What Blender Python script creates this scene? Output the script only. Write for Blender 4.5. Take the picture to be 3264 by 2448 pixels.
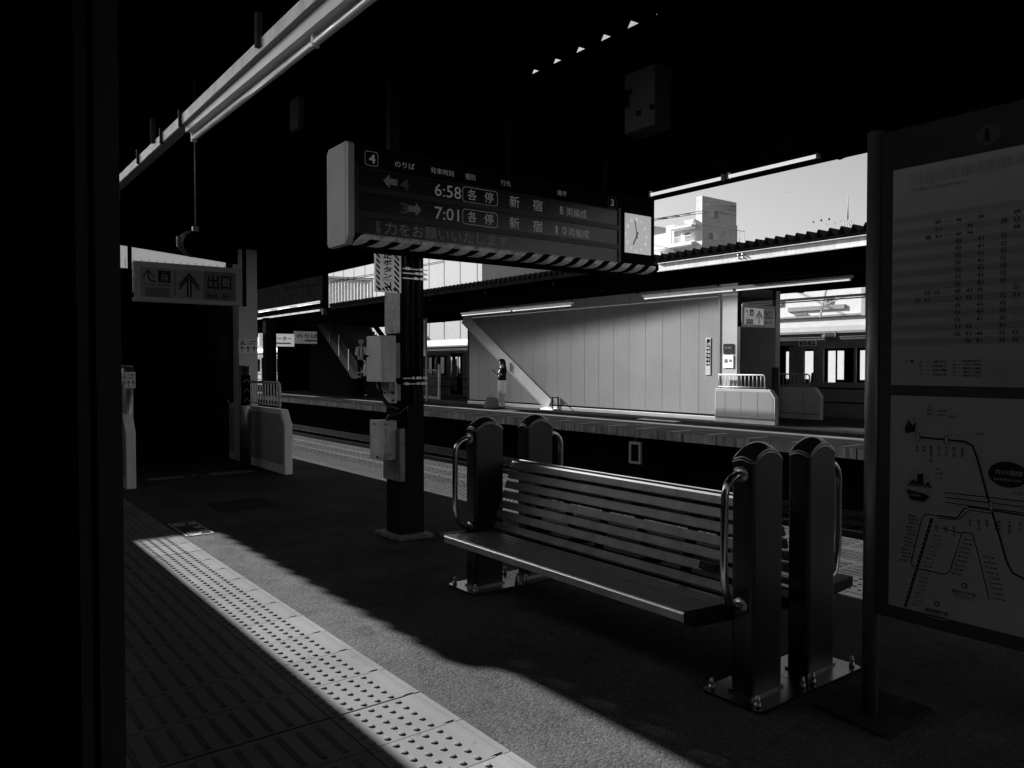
import bpy, bmesh, math, random
from mathutils import Vector, Matrix, Quaternion
random.seed(7)
sc = bpy.context.scene
for o in list(bpy.data.objects): bpy.data.objects.remove(o)

# ------------------------------------------------------------ camera
CAMH = 1.4
cam = bpy.data.cameras.new("camera"); cam.lens = 27.32; cam.sensor_width = 36; cam.sensor_fit = 'HORIZONTAL'
cam.clip_start = 0.02; cam.clip_end = 3000
co = bpy.data.objects.new("camera", cam); sc.collection.objects.link(co)
co.location = (0, 0, CAMH)
yaw = math.atan((1632+255)/2477); pit = math.atan(59/2477)
fw = Vector((math.sin(yaw)*math.cos(pit), math.cos(yaw)*math.cos(pit), -math.sin(pit)))
co.rotation_euler = fw.to_track_quat('-Z', 'Y').to_euler()
sc.camera = co

# ------------------------------------------------------------ light
SUN = Vector((-0.2136, 0.857, 0.469)).normalized()
el = math.asin(SUN.z)
w = bpy.data.worlds.new("World"); sc.world = w; w.use_nodes = True
nt = w.node_tree; nt.nodes.clear()
sky = nt.nodes.new('ShaderNodeTexSky'); sky.sky_type = 'NISHITA'; sky.sun_disc = False
sky.sun_elevation = el; sky.sun_rotation = math.atan2(SUN.x, SUN.y)
sky.air_density = 0.85; sky.dust_density = 2.6; sky.ozone_density = 1.0
bw = nt.nodes.new('ShaderNodeRGBToBW'); bg = nt.nodes.new('ShaderNodeBackground'); bg.inputs[1].default_value = 0.05
wo = nt.nodes.new('ShaderNodeOutputWorld')
nt.links.new(sky.outputs[0], bw.inputs[0]); nt.links.new(bw.outputs[0], bg.inputs[0]); nt.links.new(bg.outputs[0], wo.inputs[0])
sl = bpy.data.lights.new("sun", 'SUN'); sl.energy = 5.0; sl.angle = math.radians(0.55); sl.color = (1, 1, 1)
so = bpy.data.objects.new("sun", sl); sc.collection.objects.link(so)
so.rotation_euler = (-SUN).to_track_quat('-Z', 'Y').to_euler(); so.location = (-5, 20, 20)
sc.view_settings.view_transform = 'Standard'; sc.view_settings.look = 'None'
sc.view_settings.exposure = 1.9; sc.view_settings.gamma = 1.0
sc.cycles.diffuse_bounces = 5; sc.cycles.glossy_bounces = 4; sc.cycles.max_bounces = 8
sc.cycles.use_denoising = True; sc.cycles.caustics_reflective = False; sc.cycles.caustics_refractive = False

# ------------------------------------------------------------ materials (black and white scene: every colour is a grey)
MATS = {}
def mat(name, g, rough=0.6, metal=0.0, var=0.12, scale=3.0, bump=0.0, bscale=40.0, dist=0.01, spec=0.5, streak=0.0, emit=0.0, tile=0.0):
    if name in MATS: return MATS[name]
    if g < 0.06 and metal < 0.5 and spec <= 0.5: spec = 0.04
    m = bpy.data.materials.new(name); m.use_nodes = True; t = m.node_tree; n = t.nodes; L = t.links
    b = n['Principled BSDF']; b.inputs['Roughness'].default_value = rough; b.inputs['Metallic'].default_value = metal
    b.inputs['Specular IOR Level'].default_value = spec
    if spec <= 0.1: b.inputs['IOR'].default_value = 1.02
    tc = n.new('ShaderNodeTexCoord')
    ns = n.new('ShaderNodeTexNoise'); ns.inputs['Scale'].default_value = scale; ns.inputs['Detail'].default_value = 6
    L.new(tc.outputs['Object'], ns.inputs['Vector'])
    mr = n.new('ShaderNodeMapRange'); mr.inputs[1].default_value = 0.3; mr.inputs[2].default_value = 0.7
    mr.inputs[3].default_value = g*(1-var); mr.inputs[4].default_value = g*(1+var)
    L.new(ns.outputs['Fac'], mr.inputs[0]); last = mr.outputs[0]
    if streak:
        mp = n.new('ShaderNodeMapping'); mp.inputs['Scale'].default_value = (9, 9, 0.7); L.new(tc.outputs['Object'], mp.inputs[0])
        n2 = n.new('ShaderNodeTexNoise'); n2.inputs['Scale'].default_value = 1.6; n2.inputs['Detail'].default_value = 5; L.new(mp.outputs[0], n2.inputs['Vector'])
        m2 = n.new('ShaderNodeMapRange'); m2.inputs[1].default_value = 0.42; m2.inputs[2].default_value = 0.68; m2.inputs[3].default_value = 1; m2.inputs[4].default_value = 1-streak
        L.new(n2.outputs['Fac'], m2.inputs[0])
        mu = n.new('ShaderNodeMath'); mu.operation = 'MULTIPLY'; L.new(last, mu.inputs[0]); L.new(m2.outputs[0], mu.inputs[1]); last = mu.outputs[0]
    if tile:
        sx = n.new('ShaderNodeSeparateXYZ'); L.new(tc.outputs['Object'], sx.inputs[0])
        d1 = n.new('ShaderNodeMath'); d1.operation = 'MULTIPLY_ADD'; d1.inputs[1].default_value = 1/0.3205; d1.inputs[2].default_value = -2.858/0.3205+40; L.new(sx.outputs[1], d1.inputs[0])
        d2 = n.new('ShaderNodeMath'); d2.operation = 'FLOOR'; L.new(d1.outputs[0], d2.inputs[0])
        wn = n.new('ShaderNodeTexWhiteNoise'); wn.noise_dimensions = '1D'; L.new(d2.outputs[0], wn.inputs['W'])
        m3 = n.new('ShaderNodeMapRange'); m3.inputs[3].default_value = 1-tile; m3.inputs[4].default_value = 1+tile*0.6; L.new(wn.outputs['Value'], m3.inputs[0])
        n4 = n.new('ShaderNodeTexNoise'); n4.inputs['Scale'].default_value = 14; n4.inputs['Detail'].default_value = 8; n4.inputs['Roughness'].default_value = 0.7; L.new(tc.outputs['Object'], n4.inputs['Vector'])
        m4 = n.new('ShaderNodeMapRange'); m4.inputs[1].default_value = 0.25; m4.inputs[2].default_value = 0.42; m4.inputs[3].default_value = 0.55; m4.inputs[4].default_value = 1.0; L.new(n4.outputs['Fac'], m4.inputs[0])
        mu3 = n.new('ShaderNodeMath'); mu3.operation = 'MULTIPLY'; L.new(m3.outputs[0], mu3.inputs[0]); L.new(m4.outputs[0], mu3.inputs[1])
        mu4 = n.new('ShaderNodeMath'); mu4.operation = 'MULTIPLY'; L.new(last, mu4.inputs[0]); L.new(mu3.outputs[0], mu4.inputs[1]); last = mu4.outputs[0]
    cb = n.new('ShaderNodeCombineColor')
    for i in range(3): L.new(last, cb.inputs[i])
    L.new(cb.outputs[0], b.inputs['Base Color'])
    if bump:
        n3 = n.new('ShaderNodeTexNoise'); n3.inputs['Scale'].default_value = bscale; n3.inputs['Detail'].default_value = 4
        L.new(tc.outputs['Object'], n3.inputs['Vector'])
        bp = n.new('ShaderNodeBump'); bp.inputs['Strength'].default_value = bump; bp.inputs['Distance'].default_value = dist
        L.new(n3.outputs['Fac'], bp.inputs['Height']); L.new(bp.outputs[0], b.inputs['Normal'])
    if emit:
        b.inputs['Emission Color'].default_value = (1, 1, 1, 1); b.inputs['Emission Strength'].default_value = emit
    MATS[name] = m; return m

def asphalt_mat(name, g):
    m = bpy.data.materials.new(name); m.use_nodes = True; t = m.node_tree; n = t.nodes; L = t.links
    b = n['Principled BSDF']; b.inputs['Roughness'].default_value = 0.85; b.inputs['Specular IOR Level'].default_value = 0.05; b.inputs['IOR'].default_value = 1.15
    tc = n.new('ShaderNodeTexCoord')
    v = n.new('ShaderNodeTexVoronoi'); v.inputs['Scale'].default_value = 105; L.new(tc.outputs['Object'], v.inputs['Vector'])
    v2 = n.new('ShaderNodeTexNoise'); v2.inputs['Scale'].default_value = 55; v2.inputs['Detail'].default_value = 8; L.new(tc.outputs['Object'], v2.inputs['Vector'])
    big = n.new('ShaderNodeTexNoise'); big.inputs['Scale'].default_value = 1.3; big.inputs['Detail'].default_value = 5; L.new(tc.outputs['Object'], big.inputs['Vector'])
    add = n.new('ShaderNodeMath'); add.operation = 'MULTIPLY_ADD'; add.inputs[1].default_value = -0.55; L.new(v.outputs['Distance'], add.inputs[0]); L.new(v2.outputs['Fac'], add.inputs[2])
    bp = n.new('ShaderNodeBump'); bp.inputs['Strength'].default_value = 0.7; bp.inputs['Distance'].default_value = 0.005
    L.new(add.outputs[0], bp.inputs['Height']); L.new(bp.outputs[0], b.inputs['Normal'])
    sep = n.new('ShaderNodeSeparateColor'); L.new(v.outputs['Color'], sep.inputs[0])
    mr = n.new('ShaderNodeMapRange'); mr.inputs[3].default_value = g*0.72; mr.inputs[4].default_value = g*1.3; L.new(sep.outputs[0], mr.inputs[0])
    mb = n.new('ShaderNodeMapRange'); mb.inputs[1].default_value = 0.35; mb.inputs[2].default_value = 0.65; mb.inputs[3].default_value = 0.8; mb.inputs[4].default_value = 1.15; L.new(big.outputs['Fac'], mb.inputs[0])
    mu = n.new('ShaderNodeMath'); mu.operation = 'MULTIPLY'; L.new(mr.outputs[0], mu.inputs[0]); L.new(mb.outputs[0], mu.inputs[1])
    gv = n.new('ShaderNodeTexVoronoi'); gv.inputs['Scale'].default_value = 3.2; L.new(tc.outputs['Object'], gv.inputs['Vector'])
    gm = n.new('ShaderNodeMapRange'); gm.inputs[1].default_value = 0.045; gm.inputs[2].default_value = 0.06; gm.inputs[3].default_value = 0.45; gm.inputs[4].default_value = 1.0; L.new(gv.outputs['Distance'], gm.inputs[0])
    sn = n.new('ShaderNodeTexNoise'); sn.inputs['Scale'].default_value = 4.5; sn.inputs['Detail'].default_value = 9; sn.inputs['Roughness'].default_value = 0.75; L.new(tc.outputs['Object'], sn.inputs['Vector'])
    s2_ = n.new('ShaderNodeMapRange'); s2_.inputs[1].default_value = 0.32; s2_.inputs[2].default_value = 0.5; s2_.inputs[3].default_value = 0.68; s2_.inputs[4].default_value = 1.06; L.new(sn.outputs['Fac'], s2_.inputs[0])
    ma = n.new('ShaderNodeMath'); ma.operation = 'MULTIPLY'; L.new(gm.outputs[0], ma.inputs[0]); L.new(s2_.outputs[0], ma.inputs[1])
    mc = n.new('ShaderNodeMath'); mc.operation = 'MULTIPLY'; L.new(mu.outputs[0], mc.inputs[0]); L.new(ma.outputs[0], mc.inputs[1]); mu = mc
    cb = n.new('ShaderNodeCombineColor')
    for i in range(3): L.new(mu.outputs[0], cb.inputs[i])
    L.new(cb.outputs[0], b.inputs['Base Color'])
    return m

M_ASPH = asphalt_mat('asphalt', 0.052)
M_ASPH2 = asphalt_mat('asphalt_far', 0.03)
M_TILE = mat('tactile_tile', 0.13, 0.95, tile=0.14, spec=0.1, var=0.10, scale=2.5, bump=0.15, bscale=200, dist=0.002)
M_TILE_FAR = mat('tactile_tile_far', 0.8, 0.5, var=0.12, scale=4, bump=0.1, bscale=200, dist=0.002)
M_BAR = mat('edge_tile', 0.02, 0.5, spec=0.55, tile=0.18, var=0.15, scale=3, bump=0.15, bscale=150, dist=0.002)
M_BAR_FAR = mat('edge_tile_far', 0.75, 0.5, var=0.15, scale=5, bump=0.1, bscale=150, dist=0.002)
M_PAVE = mat('opposite_tile', 0.10, 0.8, spec=0.1, var=0.2, scale=1.5, bump=0.2, bscale=80, dist=0.004)
M_GROOVE = mat('dark_joint', 0.012, 0.9)
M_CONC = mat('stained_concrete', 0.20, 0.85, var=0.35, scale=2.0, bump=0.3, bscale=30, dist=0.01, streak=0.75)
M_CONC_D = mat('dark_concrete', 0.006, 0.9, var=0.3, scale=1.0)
M_BALL = mat('ballast', 0.014, 0.95, var=0.6, scale=22, bump=1.0, bscale=18, dist=0.06)
M_RAIL = mat('rail_steel', 0.05, 0.4, metal=0.8)
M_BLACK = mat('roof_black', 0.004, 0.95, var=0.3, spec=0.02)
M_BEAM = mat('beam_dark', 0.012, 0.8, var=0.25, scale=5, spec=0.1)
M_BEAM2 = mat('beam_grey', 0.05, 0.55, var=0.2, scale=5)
M_FASC = mat('fascia_paint', 0.5, 0.55, var=0.1, scale=2, streak=0.25)
M_WHITE = mat('white_paint', 0.7, 0.45, var=0.07, scale=5)
M_WHITE2 = mat('off_white_paint', 0.75, 0.5, var=0.15, scale=7, streak=0.2)
M_WALL = mat('panel_wall', 0.19, 0.6, spec=0.2, var=0.08, scale=0.9, streak=0.05)
M_WSEAM = mat('panel_seam', 0.12, 0.6)
M_WBEAM = mat('brace_paint', 0.46, 0.45, var=0.06)
M_GATE = mat('gate_paint', 0.88, 0.5, var=0.1, scale=3, streak=0.12)
M_GATE_D = mat('gate_panel', 0.38, 0.5, var=0.1)
M_COL = mat('column_paint', 0.30, 0.5, var=0.1, scale=2)
M_POST = mat('bench_post_paint', 0.007, 0.36, var=0.2, spec=0.51)
M_CAPM = mat('bench_cap_gloss', 0.02, 0.12, var=0.1, spec=0.9)
M_SLAT = mat('bench_slat', 0.22, 0.42, var=0.3, scale=9, bump=0.08, bscale=120, dist=0.002, spec=0.6)
M_SEAT = mat('bench_seat', 0.16, 0.3, var=0.2, scale=8, spec=0.8)
M_STEEL = mat('polished_steel', 0.42, 0.22, metal=1.0, var=0.08, scale=12)
M_STEELD = mat('brushed_steel', 0.35, 0.38, metal=1.0, var=0.1, scale=14)
M_BOARD = mat('sign_housing', 0.014, 0.5, var=0.15)
M_BFRAME = mat('sign_frame', 0.04, 0.45, var=0.1, spec=0.55)
M_SCREEN = mat('sign_screen', 0.02, 0.25, var=0.2, scale=2, spec=0.55)
M_SIDE = mat('sign_side', 0.60, 0.5, var=0.08)
M_LET = mat('pale_lettering', 0.6, 0.5, emit=0.012)
M_LED = mat('led_lettering', 0.5, 0.5, emit=0.015)
M_LEDD = mat('led_dim', 0.25, 0.5, emit=0.004)
M_BLK = mat('black_ink', 0.012, 0.5)
M_GREY = mat('grey_ink', 0.12, 0.5)
M_TAPE = mat('tape_pale', 0.85, 0.25, spec=0.9, var=0.35, scale=8, bump=0.3, bscale=15, dist=0.01)
M_TAPEW = mat('tape_bright', 0.8, 0.18, var=0.25, scale=14, bump=0.5, bscale=22, dist=0.01)
M_DARKM = mat('dark_metal', 0.04, 0.4, metal=0.3)
M_GLASSD = mat('dark_glass', 0.02, 0.08, spec=0.9)
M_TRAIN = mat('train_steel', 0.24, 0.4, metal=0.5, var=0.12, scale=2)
M_TRAIN_D = mat('train_trim', 0.03, 0.5)
M_TROOF = mat('train_roof', 0.22, 0.6)
M_HALL = mat('hall_siding', 0.42, 0.9, spec=0.1, var=0.04)
M_APT = mat('apartment_brick', 0.55, 0.9, spec=0.1, var=0.12, scale=1.4, bump=0.3, bscale=6, dist=0.05)
M_APTW = mat('apartment_trim', 0.62, 0.7, var=0.03)
M_APTG = mat('apartment_glass', 0.14, 0.2)
M_SKIN = mat('skin', 0.5, 0.5, var=0.05)
M_HAIR = mat('hair', 0.015, 0.45)
M_CLOTHB = mat('black_cloth', 0.015, 0.85)
M_CLOTHW = mat('white_cloth', 0.9, 0.85, var=0.06, scale=20)
M_CLOTHG = mat('grey_cloth', 0.16, 0.85, var=0.2, scale=12)
M_SIGNP = mat('sign_white', 0.85, 0.45, var=0.04)
M_PAPER = mat('paper_panel', 0.14, 0.35, var=0.04)
M_PAPER2 = mat('paper_band', 0.10, 0.35, var=0.04)
M_TUBE = mat('lamp_tube', 0.85, 0.4, emit=0.20)
M_TUBEOFF = mat('lamp_tube_unlit', 0.8, 0.3)
M_GAPGLOW = mat('gap_glow', 0.6, 0.4, emit=0.075)  # emission stands in for daylight in the gap above the exit sign
M_CLOCK = mat('clock_face', 0.7, 0.35, emit=0.085)
M_CLOCK2 = mat('clock_mark', 0.85, 0.4, emit=0.14)
M_CLHAND = mat('clock_hand', 0.15, 0.5)

# ------------------------------------------------------------ mesh helpers
COL = sc.collection
SPLIT = {'hanger', 'socket', 'flange', 'tube', 'vent', 'clasp', 'shoes', 'eyes', 'joint', 'window', 'glass', 'purlin', 'clamp', 'wire', 'downpipe', 'vest_stripes', 'glow_sheet'}
class MB:
    def __init__(s): s.v = []; s.f = []; s.sm = []
    def add(s, vs, fs, smooth=False):
        k = len(s.v); s.v += [tuple(p) for p in vs]; s.f += [tuple(i+k for i in f) for f in fs]; s.sm += [smooth]*len(fs); return s
    def box(s, x0, x1, y0, y1, z0, z1):
        if x0 > x1: x0, x1 = x1, x0
        if y0 > y1: y0, y1 = y1, y0
        if z0 > z1: z0, z1 = z1, z0
        return s.add([(x0,y0,z0),(x1,y0,z0),(x1,y1,z0),(x0,y1,z0),(x0,y0,z1),(x1,y0,z1),(x1,y1,z1),(x0,y1,z1)],
              [(0,3,2,1),(4,5,6,7),(0,1,5,4),(1,2,6,5),(2,3,7,6),(3,0,4,7)])
    def bar(s, a, b, w_, h_, up=(0,0,1)):
        a = Vector(a); b = Vector(b); d = (b-a).normalized(); upv = Vector(up)
        if abs(d.dot(upv)) > 0.99: upv = Vector((1,0,0))
        sd = d.cross(upv).normalized(); u = sd.cross(d).normalized()
        vs = []
        for p in (a, b):
            for i, j in ((-1,-1),(1,-1),(1,1),(-1,1)): vs.append(p+sd*w_/2*i+u*h_/2*j)
        return s.add(vs, [(0,1,2,3),(7,6,5,4),(0,4,5,1),(1,5,6,2),(2,6,7,3),(3,7,4,0)])
    def tube(s, pts, r, n=10, cap=True, rs=None):
        pts = [Vector(p) for p in pts]; vs = []; fs = []; prev = None
        for i, p in enumerate(pts):
            d = (pts[min(i+1, len(pts)-1)]-pts[max(i-1, 0)]).normalized()
            if prev is None:
                ref = Vector((0,0,1)) if abs(d.z) < 0.9 else Vector((1,0,0)); a = d.cross(ref).normalized()
            else: a = (prev-d*prev.dot(d)).normalized()
            prev = a; b_ = d.cross(a); rr = rs[i] if rs else r
            for k in range(n):
                t = 2*math.pi*k/n; vs.append(p+a*math.cos(t)*rr+b_*math.sin(t)*rr)
        for i in range(len(pts)-1):
            for k in range(n):
                k2 = (k+1) % n; fs.append((i*n+k, i*n+k2, (i+1)*n+k2, (i+1)*n+k))
        if cap: fs.append(tuple(range(n-1,-1,-1))); fs.append(tuple((len(pts)-1)*n+k for k in range(n)))
        return s.add(vs, fs, True)
    def prism(s, poly, ax, a0, a1):
        """poly: 2D list; ax 0/1/2 the extrusion axis"""
        n = len(poly); vs = []
        for a in (a0, a1):
            for p in poly:
                q = list(p); q.insert(ax, a); vs.append(tuple(q))
        fs = [tuple(range(n)), tuple(range(2*n-1, n-1, -1))] + [(i, i+n, (i+1) % n+n, (i+1) % n) for i in range(n)]
        return s.add(vs, fs)
    def sphere(s, c, rx, ry=None, rz=None, n=14, m=8, smooth=True):
        ry = ry or rx; rz = rz or rx; vs = []; fs = []
        for i in range(m+1):
            t = math.pi*i/m
            for k in range(n):
                a = 2*math.pi*k/n; vs.append((c[0]+rx*math.sin(t)*math.cos(a), c[1]+ry*math.sin(t)*math.sin(a), c[2]+rz*math.cos(t)))
        for i in range(m):
            for k in range(n):
                k2 = (k+1) % n; fs.append((i*n+k, (i+1)*n+k, (i+1)*n+k2, i*n+k2))
        return s.add(vs, fs, smooth)
    def grid_wall(s, X0, X1, y0, y1, z0, z1, holes):
        ys = sorted(set([y0, y1]+[h[0] for h in holes]+[h[1] for h in holes])); zs = sorted(set([z0, z1]+[h[2] for h in holes]+[h[3] for h in holes]))
        ys = [y for y in ys if y0 <= y <= y1]; zs = [z for z in zs if z0 <= z <= z1]
        for a, b_ in zip(ys, ys[1:]):
            runs = []
            for c, d in zip(zs, zs[1:]):
                ym = (a+b_)/2; zm = (c+d)/2
                if any(h[0] < ym < h[1] and h[2] < zm < h[3] for h in holes): continue
                if runs and abs(runs[-1][1]-c) < 1e-6: runs[-1][1] = d
                else: runs.append([c, d])
            for c, d in runs: s.box(X0, X1, a, b_, c, d)
        return s
    def build(s, name, m, parent=None, bevel=0.0):
        if name in SPLIT and parent is not None:
            comps = s.components()
            if 1 < len(comps) <= 60:
                r = [c.build1(name, m, parent, bevel) for c in comps]; return r[0]
        return s.build1(name, m, parent, bevel)
    def components(s):
        par = list(range(len(s.v)))
        def fd(i):
            while par[i] != i: par[i] = par[par[i]]; i = par[i]
            return i
        for f in s.f:
            for j in f[1:]: par[fd(f[0])] = fd(j)
        out = {}
        for f, sm in zip(s.f, s.sm):
            c = out.setdefault(fd(f[0]), (MB(), {})); mb, mp = c; nf = []
            for i in f:
                if i not in mp: mp[i] = len(mb.v); mb.v.append(s.v[i])
                nf.append(mp[i])
            mb.f.append(tuple(nf)); mb.sm.append(sm)
        return [c[0] for c in out.values()]
    def build1(s, name, m, parent=None, bevel=0.0):
        me = bpy.data.meshes.new(name); me.from_pydata(s.v, [], s.f); me.materials.append(m)
        me.polygons.foreach_set('use_smooth', s.sm)
        bm = bmesh.new(); bm.from_mesh(me)
        bmesh.ops.recalc_face_normals(bm, faces=bm.faces); bm.to_mesh(me); bm.free()
        o = bpy.data.objects.new(name, me); COL.objects.link(o)
        if parent: o.parent = parent
        if bevel:
            b = o.modifiers.new('bevel', 'BEVEL'); b.width = bevel; b.segments = 2; b.limit_method = 'ANGLE'; b.angle_limit = 0.7
            b.harden_normals = False
        return o
def tag(o, label=None, cat=None, group=None, kind=None):
    if label: o['label'] = label
    if cat: o['category'] = cat
    if group: o['group'] = group
    if kind: o['kind'] = kind
    return o
def thing(name, label, cat, group=None, loc=(0,0,0)):
    o = bpy.data.objects.new(name, None); COL.objects.link(o); o.empty_display_size = 0.1; o.location = loc
    return tag(o, label, cat, group)
def struct(mb, name, m, bevel=0): return tag(mb.build(name, m, bevel=bevel), kind='structure')
def copy_tree(o, parent=None):
    c = o.copy(); COL.objects.link(c)
    if parent: c.parent = parent
    for ch in list(o.children): copy_tree(ch, c)
    return c

# text as mesh, fitted into a box on a plane: O origin (lower left), U right, V up, N towards the reader
_tc = {}
def text_mesh(s, bold=0.0):
    key = (s, bold)
    if key in _tc: return _tc[key]
    cu = bpy.data.curves.new('t', 'FONT'); cu.body = s; cu.size = 1.0; cu.offset = bold; cu.extrude = 0.0; cu.resolution_u = 2
    ob = bpy.data.objects.new('t', cu); COL.objects.link(ob)
    bpy.context.view_layer.update()
    me = bpy.data.meshes.new_from_object(ob.evaluated_get(bpy.context.evaluated_depsgraph_get()))
    vs = [(v.co.x, v.co.y) for v in me.vertices]; fs = [tuple(p.vertices) for p in me.polygons]
    bpy.data.objects.remove(ob); bpy.data.curves.remove(cu); bpy.data.meshes.remove(me)
    _tc[key] = (vs, fs); return _tc[key]
class Face:
    def __init__(s, O, U, V, N): s.O = Vector(O); s.U = Vector(U); s.V = Vector(V); s.N = Vector(N)
    def p(s, u, v, d=0.0): return s.O+s.U*u+s.V*v+s.N*d
    def text(s, mb, txt, u, v, h, w=None, bold=0.0, d=0.003, ref=None):
        vs, fs = text_mesh(txt, bold)
        if not vs: return
        x0 = min(a for a, b in vs); x1 = max(a for a, b in vs); y0 = min(b for a, b in vs); y1 = max(b for a, b in vs)
        sy = h/max(y1-y0, 1e-6); sx = sy if w is None else w/max(x1-x0, 1e-6)
        mb.add([s.p(u+(a-x0)*sx, v+(b-y0)*sy, d) for a, b in vs], fs)
        return (x1-x0)*sx
    def poly(s, mb, pts, d=0.002): mb.add([s.p(a, b, d) for a, b in pts], [tuple(range(len(pts)))])
    def rect(s, mb, u0, u1, v0, v1, d=0.002): s.poly(mb, [(u0,v0),(u1,v0),(u1,v1),(u0,v1)], d)
    def line(s, mb, pts, wd, d=0.002):
        for (a, b), (c, e) in zip(pts, pts[1:]):
            L_ = math.hypot(c-a, e-b) or 1; nx = -(e-b)/L_*wd/2; ny = (c-a)/L_*wd/2; tx = (c-a)/L_*wd*0.3; ty = (e-b)/L_*wd*0.3
            s.poly(mb, [(a+nx-tx,b+ny-ty),(a-nx-tx,b-ny-ty),(c-nx+tx,e-ny+ty),(c+nx+tx,e+ny+ty)], d)
    def ring(s, mb, u0, u1, v0, v1, wd, d=0.002, ch=0.0):
        s.line(mb, [(u0+ch,v0),(u1-ch,v0),(u1,v0+ch),(u1,v1-ch),(u1-ch,v1),(u0+ch,v1),(u0,v1-ch),(u0,v0+ch),(u0+ch,v0)], wd, d)
    def disc(s, mb, u, v, ru, rv=None, d=0.002, n=28):
        rv = rv or ru; s.poly(mb, [(u+ru*math.cos(2*math.pi*i/n), v+rv*math.sin(2*math.pi*i/n)) for i in range(n)], d)
    def slab(s, mb, u0, u1, v0, v1, d0, d1):
        vs = [s.p(u, v, d) for d in (d0, d1) for u, v in ((u0,v0),(u1,v0),(u1,v1),(u0,v1))]
        mb.add(vs, [(0,1,2,3),(7,6,5,4),(0,4,5,1),(1,5,6,2),(2,6,7,3),(3,7,4,0)])
# ============================================================ SETTING
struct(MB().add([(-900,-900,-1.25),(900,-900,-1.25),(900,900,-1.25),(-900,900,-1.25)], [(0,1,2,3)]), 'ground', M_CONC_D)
struct(MB().box(6.3, 12.9, -15, 70, -1.20, -1.12), 'track_bed', M_BALL)
rl = MB()
for x in (7.1, 8.45, 10.3, 11.65):
    rl.box(x-0.035, x+0.035, -15, 70, -0.98, -0.90); rl.box(x-0.012, x+0.012, -15, 70, -1.08, -0.985); rl.box(x-0.06, x+0.06, -15, 70, -1.10, -1.082)
struct(rl, 'rails', M_RAIL)
sp = MB()
for i in range(95):
    y = -3+i*0.62
    for x in (7.78, 10.98): sp.box(x-1.1, x+1.1, y, y+0.22, -1.119, -1.085)
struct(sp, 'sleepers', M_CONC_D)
rb = random.Random(3); st_ = MB()
for i in range(900):
    x = rb.uniform(6.35, 12.5); y = rb.uniform(0.5, 16); r = rb.uniform(0.03, 0.06)
    st_.sphere((x, y, -1.11), r, r*rb.uniform(.6,1), r*0.7, n=5, m=3, smooth=False)
tag(st_.build('ballast_stones', M_BALL), kind='stuff')
# near platform
YN0, YN1 = -15.0, 60.0
struct(MB().box(0.36, 5.98, YN0, YN1, -1.2, -0.03), 'platform', M_CONC)
# asphalt with a fine sheet on top
struct(MB().add([(1.685,YN0,0),(4.46,YN0,0),(4.46,YN1,0),(1.685,YN1,0)], [(0,1,2,3)]), 'platform_surface', M_ASPH)
T = 0.3205; YS0 = 2.858
def dome(mb, x, y, z, r=0.0125, h=0.006, n=8):
    vs = []; 
    for rr, hh in ((1.0, 0), (0.86, 0.75), (0.55, 1.0)):
        for k in range(n):
            a = 2*math.pi*k/n; vs.append((x+r*rr*math.cos(a), y+r*rr*math.sin(a), z+h*hh))
    fs = []
    for i in range(2):
        for k in range(n): k2 = (k+1) % n; fs.append((i*n+k, i*n+k2, (i+1)*n+k2, (i+1)*n+k))
    fs.append(tuple(2*n+k for k in range(n))); mb.add(vs, fs)
def tile_row(X0, X1, k0, k1, z, mat_, name, ncut=(), joint=0.004, thick=(0, 10)):
    mb = MB()
    xs = [X0]+list(ncut)+[X1]
    for k in range(k0, k1):
        ya = YS0+k*T; ja = 0.009 if k % 10 == thick[0] else joint/2; jb = 0.002
        if (k+1) % 10 == thick[0]: jb = 0.002
        for a, b in zip(xs, xs[1:]):
            mb.box(a+0.0015, b-0.0015, ya+ja, ya+T-jb, z-0.03, z)
    return mb
# near dotted tiles (X 1.275..1.685), with the guide bar along the inner side
tz = 0.003
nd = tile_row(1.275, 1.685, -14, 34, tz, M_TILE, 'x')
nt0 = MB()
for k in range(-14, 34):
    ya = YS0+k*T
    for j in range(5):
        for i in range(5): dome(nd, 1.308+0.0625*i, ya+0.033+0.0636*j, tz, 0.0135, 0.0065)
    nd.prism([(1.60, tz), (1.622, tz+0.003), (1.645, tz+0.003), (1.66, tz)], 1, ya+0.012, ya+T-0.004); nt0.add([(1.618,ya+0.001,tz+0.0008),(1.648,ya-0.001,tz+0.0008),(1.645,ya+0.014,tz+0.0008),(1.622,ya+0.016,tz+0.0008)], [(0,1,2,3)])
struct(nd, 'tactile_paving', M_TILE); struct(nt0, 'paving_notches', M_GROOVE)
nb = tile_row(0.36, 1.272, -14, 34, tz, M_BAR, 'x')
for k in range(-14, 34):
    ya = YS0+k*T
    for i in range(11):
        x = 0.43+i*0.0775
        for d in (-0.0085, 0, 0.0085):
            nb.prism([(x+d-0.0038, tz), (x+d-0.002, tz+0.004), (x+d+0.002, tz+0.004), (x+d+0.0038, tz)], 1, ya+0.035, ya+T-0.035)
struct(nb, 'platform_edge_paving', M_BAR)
struct(MB().box(0.36, 1.685, YN0, YN1, -0.029, -0.018), 'paving_bed', M_GROOVE)
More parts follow.
